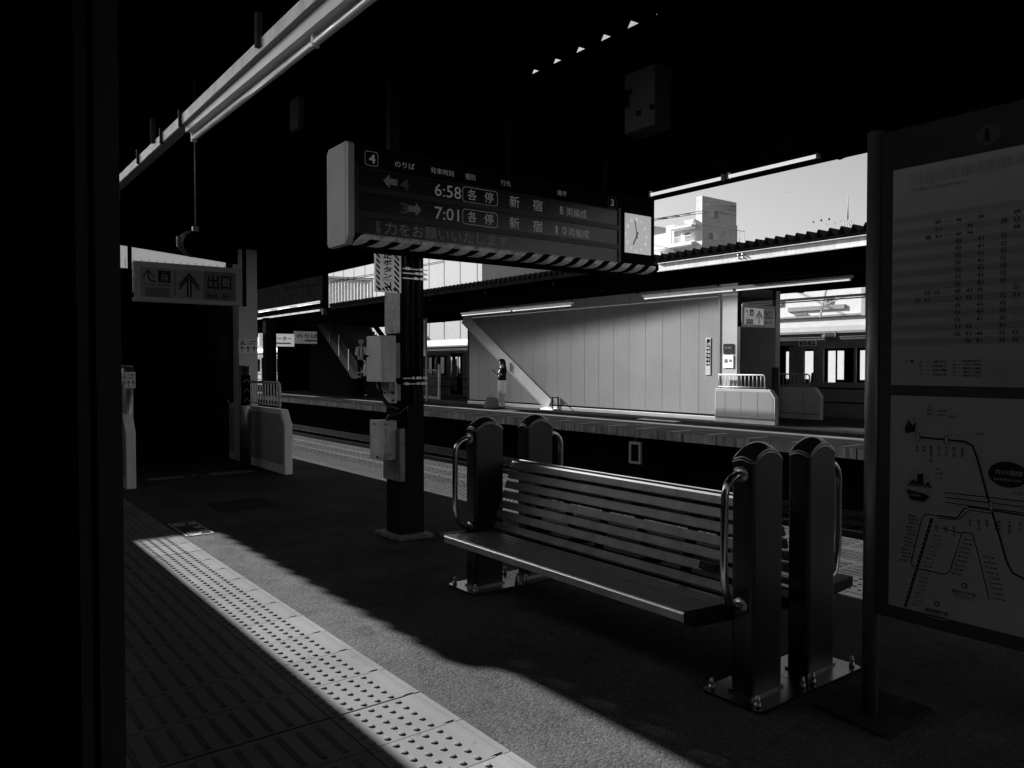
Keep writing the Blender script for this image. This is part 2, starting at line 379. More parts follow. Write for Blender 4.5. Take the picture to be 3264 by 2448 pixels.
# far side of the near platform
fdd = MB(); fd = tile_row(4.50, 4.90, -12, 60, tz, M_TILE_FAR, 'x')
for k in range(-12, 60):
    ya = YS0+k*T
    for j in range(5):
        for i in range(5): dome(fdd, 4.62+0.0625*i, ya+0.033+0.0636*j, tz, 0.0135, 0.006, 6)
    fd.prism([(4.535, tz), (4.542, tz+0.006), (4.562, tz+0.006), (4.569, tz)], 1, ya+0.006, ya+T-0.006)
struct(fd, 'tactile_paving', M_TILE_FAR); struct(fdd, 'tactile_dots', mat('shaded_dots', 0.2, 0.7, var=0.3, scale=30))  # shaded sides of the far dots are put into this darker colour
fb = tile_row(4.903, 5.98, -12, 60, tz, M_BAR_FAR, 'x', ncut=(5.26, 5.62)); fg = MB()
for k in range(-12, 60):
    ya = YS0+k*T
    for i in range(14):
        x = 4.95+i*0.0745
        if min(abs(x-5.26), abs(x-5.62)) < 0.02: continue
        fb.prism([(x-0.016, tz), (x-0.012, tz+0.007), (x+0.012, tz+0.007), (x+0.016, tz)], 1, ya+0.02, ya+T-0.02)
        fg.box(x+0.019, x+0.044, ya+0.02, ya+T-0.02, tz-0.001, tz+0.0015)
struct(fb, 'platform_edge_paving', M_BAR_FAR); struct(fg, 'paving_grooves', M_GROOVE)
struct(MB().box(4.46, 5.98, YN0, YN1, -0.029, -0.018), 'paving_bed', M_GROOVE)
struct(MB().box(4.464, 4.497, YN0, YN1, -0.02, 0.004), 'paving_border', M_TILE_FAR)
# manhole lid and small repairs in the asphalt
mh = MB().box(2.28, 2.86, 7.55, 8.13, -0.01, 0.004); tag(mh.build('manhole_cover', mat('manhole', 0.035, 0.6, var=0.3, scale=20)), 'square worn manhole lid set into the shaded asphalt platform', 'manhole cover')
# opposite platform
YO0, YO1 = -10, 75
op = MB().box(12.6, 19.75, YO0, YO1, -0.19, -0.012)
struct(op, 'opposite_platform', M_CONC)
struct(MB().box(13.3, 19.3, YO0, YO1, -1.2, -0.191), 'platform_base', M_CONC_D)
pv = MB()
for k in range(-16, 200):
    ya = 0.3+k*T
    pv.box(12.61, 13.28, ya+0.004, ya+T-0.004, -0.02, 0.0)
    for i in range(4):
        if i in (0, 2): pv.box(13.30+i*0.30, 13.59+i*0.30, ya+0.004, ya+T-0.004, -0.02, 0.001)
        else: pv.box(13.30+i*0.30, 13.59+i*0.30, ya+0.004, ya+T-0.004, -0.02, -0.001)
struct(pv, 'opposite_paving', M_PAVE)
dv = MB()
for k in range(-10, 120):
    ya = 0.3+k*T
    for j in range(5):
        for i in range(4): dome(dv, 13.35+0.0625*i, ya+0.033+0.0636*j, 0.001, 0.0135, 0.006, 5)
    if k % 3 == 0: dv.box(12.62, 13.27, ya+0.10, ya+0.2, 0.0, 0.0025)
struct(dv, 'opposite_tactile_dots', mat('opp_dots', 0.16, 0.5))
struct(MB().add([(14.5,YO0,-0.004),(19.74,YO0,-0.004),(19.74,YO1,-0.004),(14.5,YO1,-0.004)], [(0,1,2,3)]), 'opposite_platform_surface', M_ASPH2)
jn = MB()
for k in range(24): jn.box(12.594, 12.6, 1.2+k*1.9, 1.215+k*1.9, -0.19, -0.012)
struct(jn, 'edge_joints', M_GROOVE)

# ============================================================ NEAR CANOPY
def folded(mb, x0, x1, z0, z1, y0, y1, pitch=0.216, h=0.13, flat=0.05, t=0.0):
    """folded roof plate, ribs running along X; z0 valley height at x0, z1 at x1"""
    n = int((y1-y0)/pitch); row0 = []; row1 = []
    for i in range(n):
        y = y0+i*pitch
        for dy, dz in ((0, 0), (flat, 0), (flat+(pitch-flat)/2-0.008, h), (flat+(pitch-flat)/2+0.008, h)):
            row0.append((x0, y+dy, z0+dz)); row1.append((x1, y+dy, z1+dz))
    m = len(row0); vs = row0+row1
    mb.add(vs, [(i, i+1, m+i+1, m+i) for i in range(m-1)])
cn = thing('platform_canopy', 'black folded steel canopy over the near platform, lit triangular flutes showing above its beam', 'canopy')
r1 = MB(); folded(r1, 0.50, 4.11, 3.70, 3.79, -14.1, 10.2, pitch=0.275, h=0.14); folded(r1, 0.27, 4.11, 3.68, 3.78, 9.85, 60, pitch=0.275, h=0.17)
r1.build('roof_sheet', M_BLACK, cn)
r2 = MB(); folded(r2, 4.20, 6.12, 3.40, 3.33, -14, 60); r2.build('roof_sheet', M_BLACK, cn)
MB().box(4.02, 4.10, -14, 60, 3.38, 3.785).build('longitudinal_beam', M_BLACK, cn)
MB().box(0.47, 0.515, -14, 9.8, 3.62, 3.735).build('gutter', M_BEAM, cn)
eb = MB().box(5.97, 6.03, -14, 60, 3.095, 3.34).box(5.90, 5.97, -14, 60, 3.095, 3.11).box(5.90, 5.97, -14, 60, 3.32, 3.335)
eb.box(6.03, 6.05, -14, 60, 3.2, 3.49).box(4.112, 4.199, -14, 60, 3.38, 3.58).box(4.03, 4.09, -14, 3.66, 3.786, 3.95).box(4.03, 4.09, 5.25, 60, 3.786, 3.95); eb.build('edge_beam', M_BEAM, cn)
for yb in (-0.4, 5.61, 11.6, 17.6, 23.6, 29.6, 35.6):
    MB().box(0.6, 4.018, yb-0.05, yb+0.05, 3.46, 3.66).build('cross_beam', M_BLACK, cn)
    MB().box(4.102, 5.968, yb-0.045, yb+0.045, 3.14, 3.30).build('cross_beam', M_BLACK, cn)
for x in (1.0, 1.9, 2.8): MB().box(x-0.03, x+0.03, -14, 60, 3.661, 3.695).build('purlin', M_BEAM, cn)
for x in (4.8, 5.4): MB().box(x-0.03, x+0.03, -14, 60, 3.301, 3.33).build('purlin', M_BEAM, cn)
# added unseen deck over the rails, placed to end the sunlit strip
fbz = thing('strip_shade_deck', 'unseen deck added above the rails to end the sunlit strip', 'shade deck')
MB().box(-9, 0.2, 13.95, 21, 3.55, 3.98).build('unseen_shade_deck', M_BEAM2, fbz)
sbd = thing('track_shade_block', 'unseen slant topped block added far beyond the canopy to shade the tracks', 'building')
MB().prism([(-5,4.3),(12,4.3),(12,4.4),(3.1,24),(-5,24)], 1, 45, 46.5).build('wall', M_BEAM2, sbd)  # added unseen block, slope cut to keep sun off tracks and opposite edge
# ============================================================ OPPOSITE CANOPY
oc = thing('opposite_canopy', 'dark sawtooth edged canopy over the opposite platform above the pale panelled wall', 'canopy')
o1 = MB(); folded(o1, 12.72, 13.6, 3.665, 3.665, 5.0, 28.6, h=0.15); 
o1.build('roof_sheet', mat('opp_roof', 0.035, 0.6), oc)
MB().box(12.70, 12.74, 4, 28.7, 3.57, 3.66).build('eave_angle', M_BLACK, oc)
o2 = MB(); o2.box(15.76, 19.5, -5, 62, 3.665, 3.68); o2.box(13.62, 15.76, -5, 11.0, 3.665, 3.68); o2.box(13.62, 15.76, 34, 62, 3.665, 3.68)
o2.build('roof_sheet', M_BLACK, oc)
lv = MB(); P_ = 0.011; nx = int((15.76-13.62)/P_)
def open_frac(x, yw_slot):
    # added unseen grille, graded so sunlight fades towards the wall's top and far end
    z = 3.68-(16.0-x)/0.4557; yw = yw_slot-(3.68-z)*1.827
    far = min(max((yw-12.0)/11.5, 0), 1)
    top = 3.12-0.72*far**1.0; wdt = 0.40+0.75*far
    v = min(max((top-z)/wdt, 0), 1); v = v*v*(3-2*v)
    base = 1.0-0.88*min(max((yw-14.2)/7.8, 0), 1)**0.9
    if x < 14.3: base = 0.32*base if not (23.8 < yw_slot < 27.6) else 1.0  # opened fully above the woman so sun reaches her skirt
    return v*base
ysx = [11.0+i*1.15 for i in range(21)]
for i in range(nx):
    x = 13.62+i*P_; vs = []
    for y in ysx:
        f = open_frac(x+P_/2, y); wd = P_*(1-f)*1.0
        wd = max(wd, 0.0004); vs += [(x, y, 3.67), (x+wd, y, 3.67)]
    lv.add(vs, [(2*j, 2*j+1, 2*j+3, 2*j+2) for j in range(len(ysx)-1)])
lv.build('sun_shaping_grille', M_BLACK, oc)
MB().box(13.26, 13.34, 4, 62, 3.17, 3.66).build('longitudinal_beam', M_BLACK, oc)  # deep beam added to keep the bright grille out of view
fa = MB().box(12.585, 12.60, 4.5, 11.35, 3.41, 3.575).box(12.54, 12.585, 4.5, 11.35, 3.395, 3.415).box(12.55, 12.585, 4.5, 11.35, 3.565, 3.578)
fa.build('fascia', M_FASC, oc, bevel=0.002)
bo = MB()
for dy in (0, 0.10):
    for dz in (0, 0.06): bo.tube([(12.585, 9.2+dy, 3.465+dz), (12.545, 9.2+dy, 3.465+dz)], 0.018, 6)
bo.build('bolts', M_STEELD, oc)
for y in (6.5, 9.3, 12.1, 15, 18, 21, 24, 27): MB().box(12.74, 13.25, y-0.04, y+0.04, 3.42, 3.57).build('cross_beam', M_BLACK, oc)
for y in (12.0, 23.5, 30, 38): MB().box(16.2, 19.0, y-0.06, y+0.06, 3.36, 3.64).build('cross_beam', M_BLACK, oc)
MB().box(19.3, 19.4, -5, 62, 3.42, 3.66).build('edge_beam', M_BLACK, oc)
# cable tray under it
ct = MB().box(13.60, 13.68, 5, 34, 3.135, 3.225); cto = ct.build('cable_tray', M_BEAM2)
tag(cto, 'long dull metal cable tray with hangers running above the opposite platform lamps', 'cable tray')
ch = MB()
for y in [8.2+i*2.35 for i in range(9)]: ch.box(13.585, 13.6, y, y+0.05, 3.10, 3.30); ch.box(13.5, 13.6, y+0.12, y+0.14, 3.135, 3.225)
ch.build('hanger', M_BLACK, cto)
def lamp(X, y0, y1, z, label, cat='fluorescent lamp', m=M_TUBE, hm=None, group=None, n=1, w_=0.075, hanger=0.12, nm='fluorescent_lamp'):
    t = thing(nm, label, cat, group, (X, (y0+y1)/2, z))
    def P(mb): return mb
    L0 = y0-(y0+y1)/2; L1 = -L0
    b = MB().prism([(-w_/2, 0.085), (w_/2, 0.085), (w_/2*0.8, 0.035), (-w_/2*0.8, 0.035)], 1, L0, L1); b.build('housing', hm or M_WHITE, t)
    tb = MB(); e = MB(); st = (L1-L0)/n
    for i in range(n):
        a = L0+i*st+0.02; c = L0+(i+1)*st-0.02
        tb.tube([(0, a+0.02, 0.0), (0, c-0.02, 0.0)], 0.016, 8)
        for yy in (a, c-0.02): e.box(-0.018, 0.018, yy, yy+0.02, -0.02, 0.034)
    tb.build('tube', m, t); e.build('socket', M_WHITE, t)
    h = MB()
    for yy in (L0*0.7, L1*0.7): h.box(-0.012, 0.012, yy-0.02, yy+0.02, 0.086, 0.086+hanger)
    h.build('hanger', M_DARKM, t)
    return t
lamp(14.0, 15.70, 21.05, 3.02, 'lit tube lamp above the woman on the opposite platform', n=2, w_=0.12)
lamp(14.0, 7.8, 13.1, 3.02, 'lit tube lamp above the right half of the pale panelled wall', n=2, w_=0.12)
lamp(17.5, 7.0, 14.2, 2.99, 'dark backed lamp row seen beneath the canopy above the far train roof', n=3, w_=0.16, m=M_TUBEOFF)
dw = thing('stair_house', 'black stair house front left of the ribbed shed above the far lamp row', 'building')
MB().box(12.6, 12.85, 28.8, 60, 3.67, 5.35).build('front_wall', M_BLACK, dw); MB().box(12.62, 12.8, 28.8, 28.95, 3.4, 3.66).build('bracket', M_BEAM2, dw)
lamp(12.55, 28.9, 35.9, 3.86, 'row of lit tubes above the far staircase', n=3, w_=0.06, hanger=0.03)
lamp(5.80, 3.50, 5.37, 3.095, 'bright pair of tubes along the near canopy edge above the platform departure board', n=2, w_=0.05, m=M_TUBE, hm=M_BLACK)
lamp(5.80, 3.12, 3.24, 3.095, 'short piece of tube lamp at the canopy edge right of the hanging speaker silhouette', n=1, w_=0.05, hm=M_BLACK)

# ============================================================ PANELLED WALL on the opposite platform
WX = 16.0
wl = thing('panelled_wall', 'pale vertical panel wall on the opposite platform behind the waiting woman', 'wall')
pw = MB(); seam = MB()
ys = [12.42]
while ys[-1] < 23.55: ys.append(min(ys[-1]+0.62, 23.62))
for a, b in zip(ys, ys[1:]):
    pw.box(WX, WX+0.05, a+0.003, b-0.003, 0.16, 3.665)
    seam.box(WX+0.012, WX+0.03, b-0.006, b+0.006, 0.16, 3.66)
pw.build('panel', M_WALL, wl, bevel=0.004); seam.build('seam', M_WSEAM, wl)
MB().box(WX-0.03, WX+0.06, 12.42, 23.66, 0.0, 0.11).build('kerb', M_COL, wl, bevel=0.01)
MB().box(WX+0.01, WX+0.05, 12.42, 23.66, 0.112, 0.158).build('base_gap', M_GROOVE, wl)
MB().box(WX-0.01, WX+2.4, 23.62, 23.68, 0, 3.66).build('end_panel', M_BEAM2, wl)
# diagonal brace beam
br = thing('diagonal_brace', 'pale steel beam slanting down across the panelled wall behind the woman', 'steel beam')
def ibeam(a, b, w_, h_, parent, m, name='beam'):
    a = Vector(a); b = Vector(b); d = (b-a).normalized(); n = Vector((-1,0,0)); u = n.cross(d).normalized()
    mb = MB(); mb.bar(a, b, 0.02, h_, up=u)
    for s_ in (-1, 1): mb.bar(a+u*s_*(h_/2), b+u*s_*(h_/2), w_, 0.022, up=u)
    return mb.build(name, m, parent)
ibeam((15.965, 23.9, 3.16), (15.965, 19.0, 0.14), 0.05, 0.40, br, M_WBEAM)
st = MB().box(15.91, 15.95, 21.02, 21.06, 1.22, 1.50); st.build('stiffener', M_WBEAM, br)
MB().box(15.70, 15.98, 18.52, 19.12, 0.0, 0.05).build('base_plate', M_GATE, br)
MB().bar((15.72,18.56,0.05),(15.72,18.56,0.40),0.03,0.05).bar((15.96,18.56,0.05),(15.96,18.56,0.40),0.03,0.05).bar((15.705,18.56,0.40),(15.975,18.56,0.40),0.03,0.03).build('guard_hoop', M_DARKM, br)
# frame column and low walls at the opposite exit
oc_col = thing('frame_column', 'grey frame column at the right end of the panelled wall beside the dark exit passage', 'column')
MB().box(15.99, 16.12, 11.86, 12.40, 0.84, 3.66).build('column', M_COL, oc_col); MB().box(15.975, 15.99, 12.36, 12.415, 0.84, 3.66).build('trim', M_WSEAM, oc_col)
def gate(name, X0, X1, y0, y1, inner, label, mface, mcap, ch=0.19, h=0.83, rail=(0.0, 0.0), mr=M_WHITE, zr=1.17):
    t = thing(name, label, 'low wall')
    prof = [(y1, 0), (y0, 0), (y0, h-ch), (y0+ch*0.75, h), (y1, h)]
    MB().prism([(a if i not in (1,2) else a, b) for i, (a, b) in enumerate(prof)], 0, X0, X1).build('wall', mcap, t, bevel=0.004)
    ins = [(y1-0.03, 0.12), (y0+0.05, 0.12), (y0+0.05, h-ch-0.02), (y0+ch*0.75+0.02, h-0.06), (y1-0.03, h-0.06)]
    xf = X0-0.004; MB().prism(ins, 0, xf, X0-0.001).build('side_panel', mface, t)
    if inner:
        sm = MB()
        for k in range(1, int((y1-y0)/0.47)+1): sm.box(xf-0.002, xf, y0+k*0.47, y0+k*0.47+0.012, 0.13, h-0.07)
        sm.box(xf-0.012, xf, y0+0.04, y1, 0.13, 0.155); sm.build('seam', M_WSEAM, t)
    r0, r1 = rail
    if r1 > r0:
        xm = (X0+X1)/2; rm = MB(); rm.tube([(xm, r1, zr), (xm, r0+0.06, zr), (xm, r0+0.015, zr-0.02), (xm, r0, zr-0.07), (xm, r0, h+0.02)], 0.019, 8)
        rm.tube([(xm, r1, h+0.045), (xm, r0, h+0.045)], 0.012, 6); k = int((r1-r0)/0.105)
        for i in range(1, k+1): rm.tube([(xm, r0+i*(r1-r0)/k, h+0.03), (xm, r0+i*(r1-r0)/k, zr)], 0.009, 6)
        rm.build('railing', mr, t)
    return t
gate('low_wall', 15.84, 15.98, 10.68, 12.40, True, 'sunlit low wall with white railing at the end of the opposite panelled wall', M_WALL, mat('gate_far', 0.30, 0.6), rail=(11.0, 12.34), mr=M_COL)
gate('low_wall', 18.35, 18.50, 11.05, 13.6, True, 'shaded low wall with railing in front of the far train door', M_GATE_D, M_GATE_D, ch=0.22, rail=(11.4, 13.5), mr=M_COL)
# dark passage between (stairs enclosure on the opposite platform)
ps = thing('exit_passage', 'dark exit passage between the two opposite low walls', 'passage')
MB().box(16.13, 18.3, 13.3, 13.38, 0, 3.66).build('back_wall', M_BLACK, ps)
MB().box(18.1, 18.3, 12.2, 13.29, 0, 3.66).build('side_wall', M_COL, ps)
bl2 = MB().tube([(17.95,12.1,0),(17.95,12.1,1.35)], 0.09, 14); tag(bl2.build('post', M_DARKM), 'dark round post beside the opposite exit passage', 'post')
mb_ = MB().box(16.28, 16.5, 12.45, 12.5, 0.9, 1.32); tag(mb_.build('notice_box', M_COL), 'small grey box above the white railing in the opposite exit', 'box')
# notices on the wall end and the column
nt_ = thing('wall_notice', 'narrow vertical notice with a column of characters on the pale panel wall', 'notice')
F = Face((WX-0.004, 12.80, 1.336), (0,-0.85,0), (0,0,0.63), (-1,0,0)); a = MB(); F.slab(a, -0.02, 0.16, -0.28, 1.22, 0, 0.008); a.build('plate', mat('notice_plate', 0.4, 0.5), nt_)
b = MB(); F.rect(b, 0.0, 0.14, 0.10, 0.90, 0.010)
for i in range(6): pass
b.build('dark_band', M_BLK, nt_)
b = MB(); F.rect(b, 0.02, 0.13, 1.02, 1.17, 0.0105); b2 = MB(); F.poly(b2, [(0.0,0.92),(0.14,0.92),(0.0,1.08)], 0.011)
b.build('mark', M_BLK, nt_); b2.build('mark', M_GREY, nt_)
b = MB()
for i, c in enumerate('危険ですから黄色い線'): F.text(b, c, 0.012 if i < 5 else 0.08, 0.76-(i % 5)*0.155, 0.10, 0.05, bold=0.02, d=0.013)
b.build('lettering', M_SIGNP, nt_)
n2 = thing('column_notice', 'two small notices one above the other on the grey frame column', 'notice')
F = Face((15.985, 12.30, 1.2), (0,-1,0), (0,0,1), (-1,0,0))
a = MB(); F.slab(a, 0.04, 0.34, 0.50, 0.74, 0, 0.01); a.build('plate', M_DARKM, n2); a = MB(); F.slab(a, 0.04, 0.34, 0.14, 0.46, 0, 0.01); a.build('plate', M_SIGNP, n2)
a = MB(); F.rect(a, 0.10, 0.16, 0.62, 0.66, 0.013); F.rect(a, 0.2, 0.27, 0.62, 0.66, 0.013); a.build('mark', M_PAPER, n2); a = MB(); F.rect(a, 0.08, 0.17, 0.27, 0.36, 0.013); F.rect(a, 0.22, 0.30, 0.29, 0.35, 0.013); a.build('mark', M_GREY, n2)
# things at the opposite platform edge
fr = MB(); 
for q in ((12.62,12.66,9.42,9.66,-0.62,-0.58),(12.62,12.66,9.42,9.66,-0.26,-0.22),(12.62,12.66,9.42,9.455,-0.58,-0.26),(12.62,12.66,9.625,9.66,-0.58,-0.26)): pass
t = thing('edge_frame_box', 'small grey framed box hanging under the opposite platform edge', 'frame box')
fy = 12.05
m_ = MB().box(12.60, 12.66, fy-0.17, fy-0.12, -0.78, -0.30).box(12.60, 12.66, fy+0.12, fy+0.17, -0.78, -0.30).box(12.60, 12.66, fy-0.119, fy+0.119, -0.35, -0.30).box(12.60, 12.66, fy-0.119, fy+0.119, -0.78, -0.73)
m_.build('frame', mat('frame_grey', 0.22, 0.6), t); MB().box(12.625, 12.66, fy-0.118, fy+0.118, -0.729, -0.351).build('back', M_BLACK, t)
MB().box(12.62, 12.64, fy-0.02, fy+0.02, -0.299, -0.191).build('bracket', M_DARKM, t)
tag(MB().box(12.585, 12.598, 15.55, 15.80, -0.15, -0.02).build('edge_plate', M_WHITE), 'small white plate fixed on the opposite platform edge', 'plate')
# ============================================================ PILLAR with its boxes and conduits
pl = thing('steel_pillar', 'black steel canopy pillar with cable clamps standing on a concrete plinth', 'pillar', loc=(0,0,0))
MB().box(3.055, 3.275, 5.49, 5.505, 0.03, 3.66).box(3.055, 3.275, 5.705, 5.72, 0.03, 3.66).box(3.055, 3.067, 5.505, 5.705, 0.03, 3.66).box(3.263, 3.275, 5.505, 5.705, 0.03, 3.66).build('shaft', mat('pillar_paint', 0.022, 0.45), pl)
MB().prism([(3.0,5.42),(3.31,5.40),(3.34,5.78),(2.98,5.80)], 2, 0.0, 0.035).build('plinth', mat('plinth', 0.16, 0.9, var=0.4, scale=14, bump=0.4), pl, bevel=0.008)
tp = MB().box(3.046, 3.0545, 5.484, 5.725, 1.66, 2.30); tp.build('reflective_tape', M_TAPEW, pl)
cd = MB()
for i, (x, y) in enumerate(((3.10,5.455),(3.15,5.46),(3.205,5.455))):
    cd.tube([(x, y, 0.9+0.18*i), (x, y, 3.5)], 0.020+0.004*(i == 1), 8)
cd.tube([(3.10,5.455,0.92),(3.09,5.45,0.80+0.28),(3.02,5.44,1.02),(2.94,5.46,1.0),(2.93,5.5,0.90)], 0.018, 8)
cd.tube([(2.90,5.56,1.27),(2.91,5.55,1.16),(2.96,5.5,1.08),(3.06,5.46,1.03)], 0.018, 8)
cd.build('conduit', M_POST, pl)
cl = MB()
for z, segs in ((1.29, ((3.13,3.15),(3.165,3.215),(3.23,3.264))), (1.245, ((3.06,3.10),(3.17,3.20),(3.21,3.264))), (2.16, ((3.07,3.115),(3.20,3.235))), (2.125, ((3.16,3.19),(3.20,3.25),(3.262,3.264))), (2.085, ((3.15,3.18),(3.21,3.264)))):
    cl.box(3.05, 3.28, 5.43, 5.434, z+0.004, z+0.012)
    for x0, x1 in segs: cl.box(x0, x1, 5.424, 5.43, z, z+0.020)
cl.build('clamp_band', M_STEEL, pl)
# emergency sign
F = Face((2.80, 5.40, 1.98), (1,0,0), (0,0,1), (0,-1,0))
es = thing('emergency_button_sign', 'striped emergency stop button sign with a black arrow on the pillar', 'sign')
a = MB().box(2.80, 3.02, 5.402, 5.43, 1.97, 2.50).box(2.99, 3.02, 5.43, 5.485, 2.1, 2.2); a.build('plate', mat('glow_plate', 0.8, 0.5, emit=0.03), es)  # faint glow added so the plate reads bright in the shade
a = MB()
for k in range(15):
    z = -0.01+k*0.042
    F.poly(a, [(0.0, z+0.03), (0.032, z), (0.032, z+0.02), (0.0, z+0.05)], 0.003)
    F.poly(a, [(0.158, z+0.03), (0.20, z-0.01), (0.20, z+0.012), (0.158, z+0.052)], 0.003)
for k in range(5): F.poly(a, [(0.03+k*0.032, 0.0), (0.047+k*0.032, 0.0), (0.03+k*0.032, 0.022), (0.013+k*0.032, 0.022)], 0.003)
F.text(a, '正', 0.06, 0.250, 0.05, 0.075, 0.03); F.text(a, 'ボ', 0.06, 0.196, 0.045, 0.075, 0.03); F.text(a, 'タ', 0.06, 0.142, 0.045, 0.075, 0.03); F.text(a, 'ン', 0.06, 0.094, 0.040, 0.075, 0.03)
F.text(a, 'Emergency', 0.055, 0.084, 0.010, 0.08, 0.01); F.text(a, 'Train Stop Button', 0.045, 0.071, 0.010, 0.105, 0.01)
F.text(a, '停', 0.06, 0.305, 0.05, 0.075, 0.03); F.text(a, '止', 0.06, 0.36, 0.05, 0.075, 0.03)
F.line(a, [(0.072,0.060),(0.118,0.030)], 0.011); F.line(a, [(0.075,0.028),(0.124,0.028),(0.124,0.062)], 0.012)
a.build('lettering', M_BLK, es)
# control boxes on the pillar
b1 = thing('control_box', 'upper pale control cabinet with round knob fixed on the black pillar', 'control box', 'control boxes on the pillar')
MB().box(2.862, 2.982, 5.42, 5.665, 1.27, 1.635).build('cabinet', M_WHITE2, b1, bevel=0.006)
MB().box(2.846, 2.862, 5.422, 5.663, 1.272, 1.633).build('door', mat('box_door', 0.92, 0.45, var=0.06, scale=9), b1, bevel=0.006)
MB().tube([(2.846,5.63,1.475),(2.828,5.63,1.475)], 0.008, 8).sphere((2.818,5.63,1.475), 0.014, n=10, m=6).build('knob', M_BLK, b1)
MB().box(2.983, 3.046, 5.47, 5.60, 1.30, 1.58).build('bracket', M_COL, b1)
b2 = thing('control_box', 'lower worn control box with clasps and a small label plate on the black pillar', 'control box', 'control boxes on the pillar')
MB().box(2.895, 3.0, 5.44, 5.64, 0.655, 0.965).build('cabinet', mat('box_worn', 0.5, 0.55, var=0.25, scale=16, streak=0.3), b2, bevel=0.008)
MB().box(2.862, 2.893, 5.438, 5.642, 0.652, 0.968).build('door', mat('box_worn_door', 0.8, 0.5, var=0.12, scale=16, streak=0.25), b2, bevel=0.008)
MB().box(2.88, 2.93, 5.432, 5.438, 0.93, 0.945).box(2.88, 2.95, 5.432, 5.438, 0.69, 0.71).box(2.88, 2.905, 5.432, 5.438, 0.66, 0.685).build('clasp', M_COL, b2)
F = Face((2.861, 5.60, 0.92), (0,-1,0), (0,0,1), (-1,0,0)); a = MB(); F.slab(a, 0.0, 0.10, 0.0, 0.028, 0, 0.003); a.build('label_plate', M_WHITE, b2)
a = MB(); F.text(a, '非常停止', 0.012, 0.015, 0.009, 0.075, 0.02, d=0.004); F.text(a, '操作盤', 0.02, 0.004, 0.008, 0.055, 0.02, d=0.004); F.rect(a, 0.08, 0.115, -0.25, -0.235, 0.004); a.build('lettering', M_BLK, b2)
MB().box(3.001, 3.05, 5.40, 5.68, 0.48, 0.90).build('mounting_plate', mat('plate_worn', 0.25, 0.5, var=0.3, scale=12), b2, bevel=0.006)
b3 = thing('junction_plate', 'small pale bracket plate with four bolts between the two pillar boxes', 'bracket plate')
MB().box(2.985, 3.0, 5.44, 5.64, 1.10, 1.268).build('plate', M_WHITE2, b3, bevel=0.004); MB().box(2.94, 2.984, 5.46, 5.6, 1.20, 1.266).build('gland_box', M_COL, b3)
a = MB()
for y in (5.47, 5.61):
    for z in (1.125, 1.18): a.sphere((2.982, y, z), 0.009, n=8, m=5)
a.build('bolt', M_BLK, b3)
MB().box(3.002, 3.05, 5.47, 5.60, 1.12, 1.25).build('spacer', M_COL, b3)

# ============================================================ DEPARTURE BOARD
bd = thing('departure_board', 'long black hanging departure board with lit train times, clock and striped lower edge', 'departure board')
Y0 = 5.0; XL, XC, XR = 2.425, 5.035, 5.485; ZB, ZT = 2.325, 2.953
MB().box(XL, XC-0.006, Y0, Y0+0.33, ZB, ZT).box(XC+0.006, XR, Y0, Y0+0.33, ZB, ZT-0.002).build('housing', M_BOARD, bd, bevel=0.006)
MB().prism([(Y0-0.012, ZB-0.02), (Y0-0.012, ZT-0.01), (Y0+0.02, ZT+0.008), (Y0+0.31, ZT+0.008), (Y0+0.342, ZT-0.03), (Y0+0.342, ZB-0.05), (Y0+0.31, ZB-0.075), (Y0+0.03, ZB-0.075)], 0, XL-0.05, XL-0.001).build('end_cap', M_SIDE, bd, bevel=0.004)
MB().box(XL-0.0502, XL-0.0500, Y0+0.028, Y0+0.034, ZB-0.07, ZT).build('end_seam', M_GROOVE, bd)
# frames and screens
fr = MB()
F = Face((XL, Y0, ZB), (1,0,0), (0,0,1), (0,-1,0)); W = XC-XL; Hh = ZT-ZB
z_rows = [(0.0, 0.115), (0.165, 0.285), (0.335, 0.455)]
prev = 0.0
F.slab(fr, 0, 0.03, 0, 0.49, 0.001, 0.014); F.slab(fr, W-0.035, W-0.006, 0, 0.49, 0.001, 0.014)
for z0, z1 in ((0.118, 0.160), (0.290, 0.332)): F.slab(fr, 0.03, W-0.035, z0, z1, 0.001, 0.014)
F.slab(fr, 0.03, W-0.035, 0.458, 0.466, 0.001, 0.010)
fr.build('screen_frame', M_BFRAME, bd)
a = MB()
for z0, z1 in ((0.002, 0.117), (0.161, 0.289), (0.333, 0.457)): F.slab(a, 0.031, W-0.036, z0, z1, 0.001, 0.004)
a.build('screen', M_SCREEN, bd)
hd = MB(); ld = MB(); dm = MB(); bl = MB()
def uX(x): return x-XL
def bx(px, py, Yp=Y0):
    pass
F.text(hd, '4', 0.115, 0.505, 0.062, 0.05, 0.03); F.ring(hd, 0.085, 0.185, 0.487, 0.585, 0.003, ch=0.012)
F.text(hd, 'のりば', 0.32, 0.508, 0.045, 0.165, 0.005); F.text(hd, '発車時刻', 0.62, 0.508, 0.045, 0.205, 0.0)
F.text(hd, '種別', 0.93, 0.508, 0.045, 0.095, 0.0); F.text(hd, '行先', 1.27, 0.508, 0.045, 0.10, 0.0); F.text(hd, '備考', 1.86, 0.508, 0.045, 0.105, 0.0)
F.text(hd, '3', 2.485, 0.495, 0.062, 0.042, 0.02); F.ring(dm, 2.455, 2.555, 0.477, 0.575, 0.002, ch=0.012)
F.text(ld, '6:58', 0.655, 0.345, 0.092, 0.235, 0.0, d=0.006); F.text(ld, '7:01', 0.655, 0.173, 0.092, 0.215, 0.0, d=0.006)
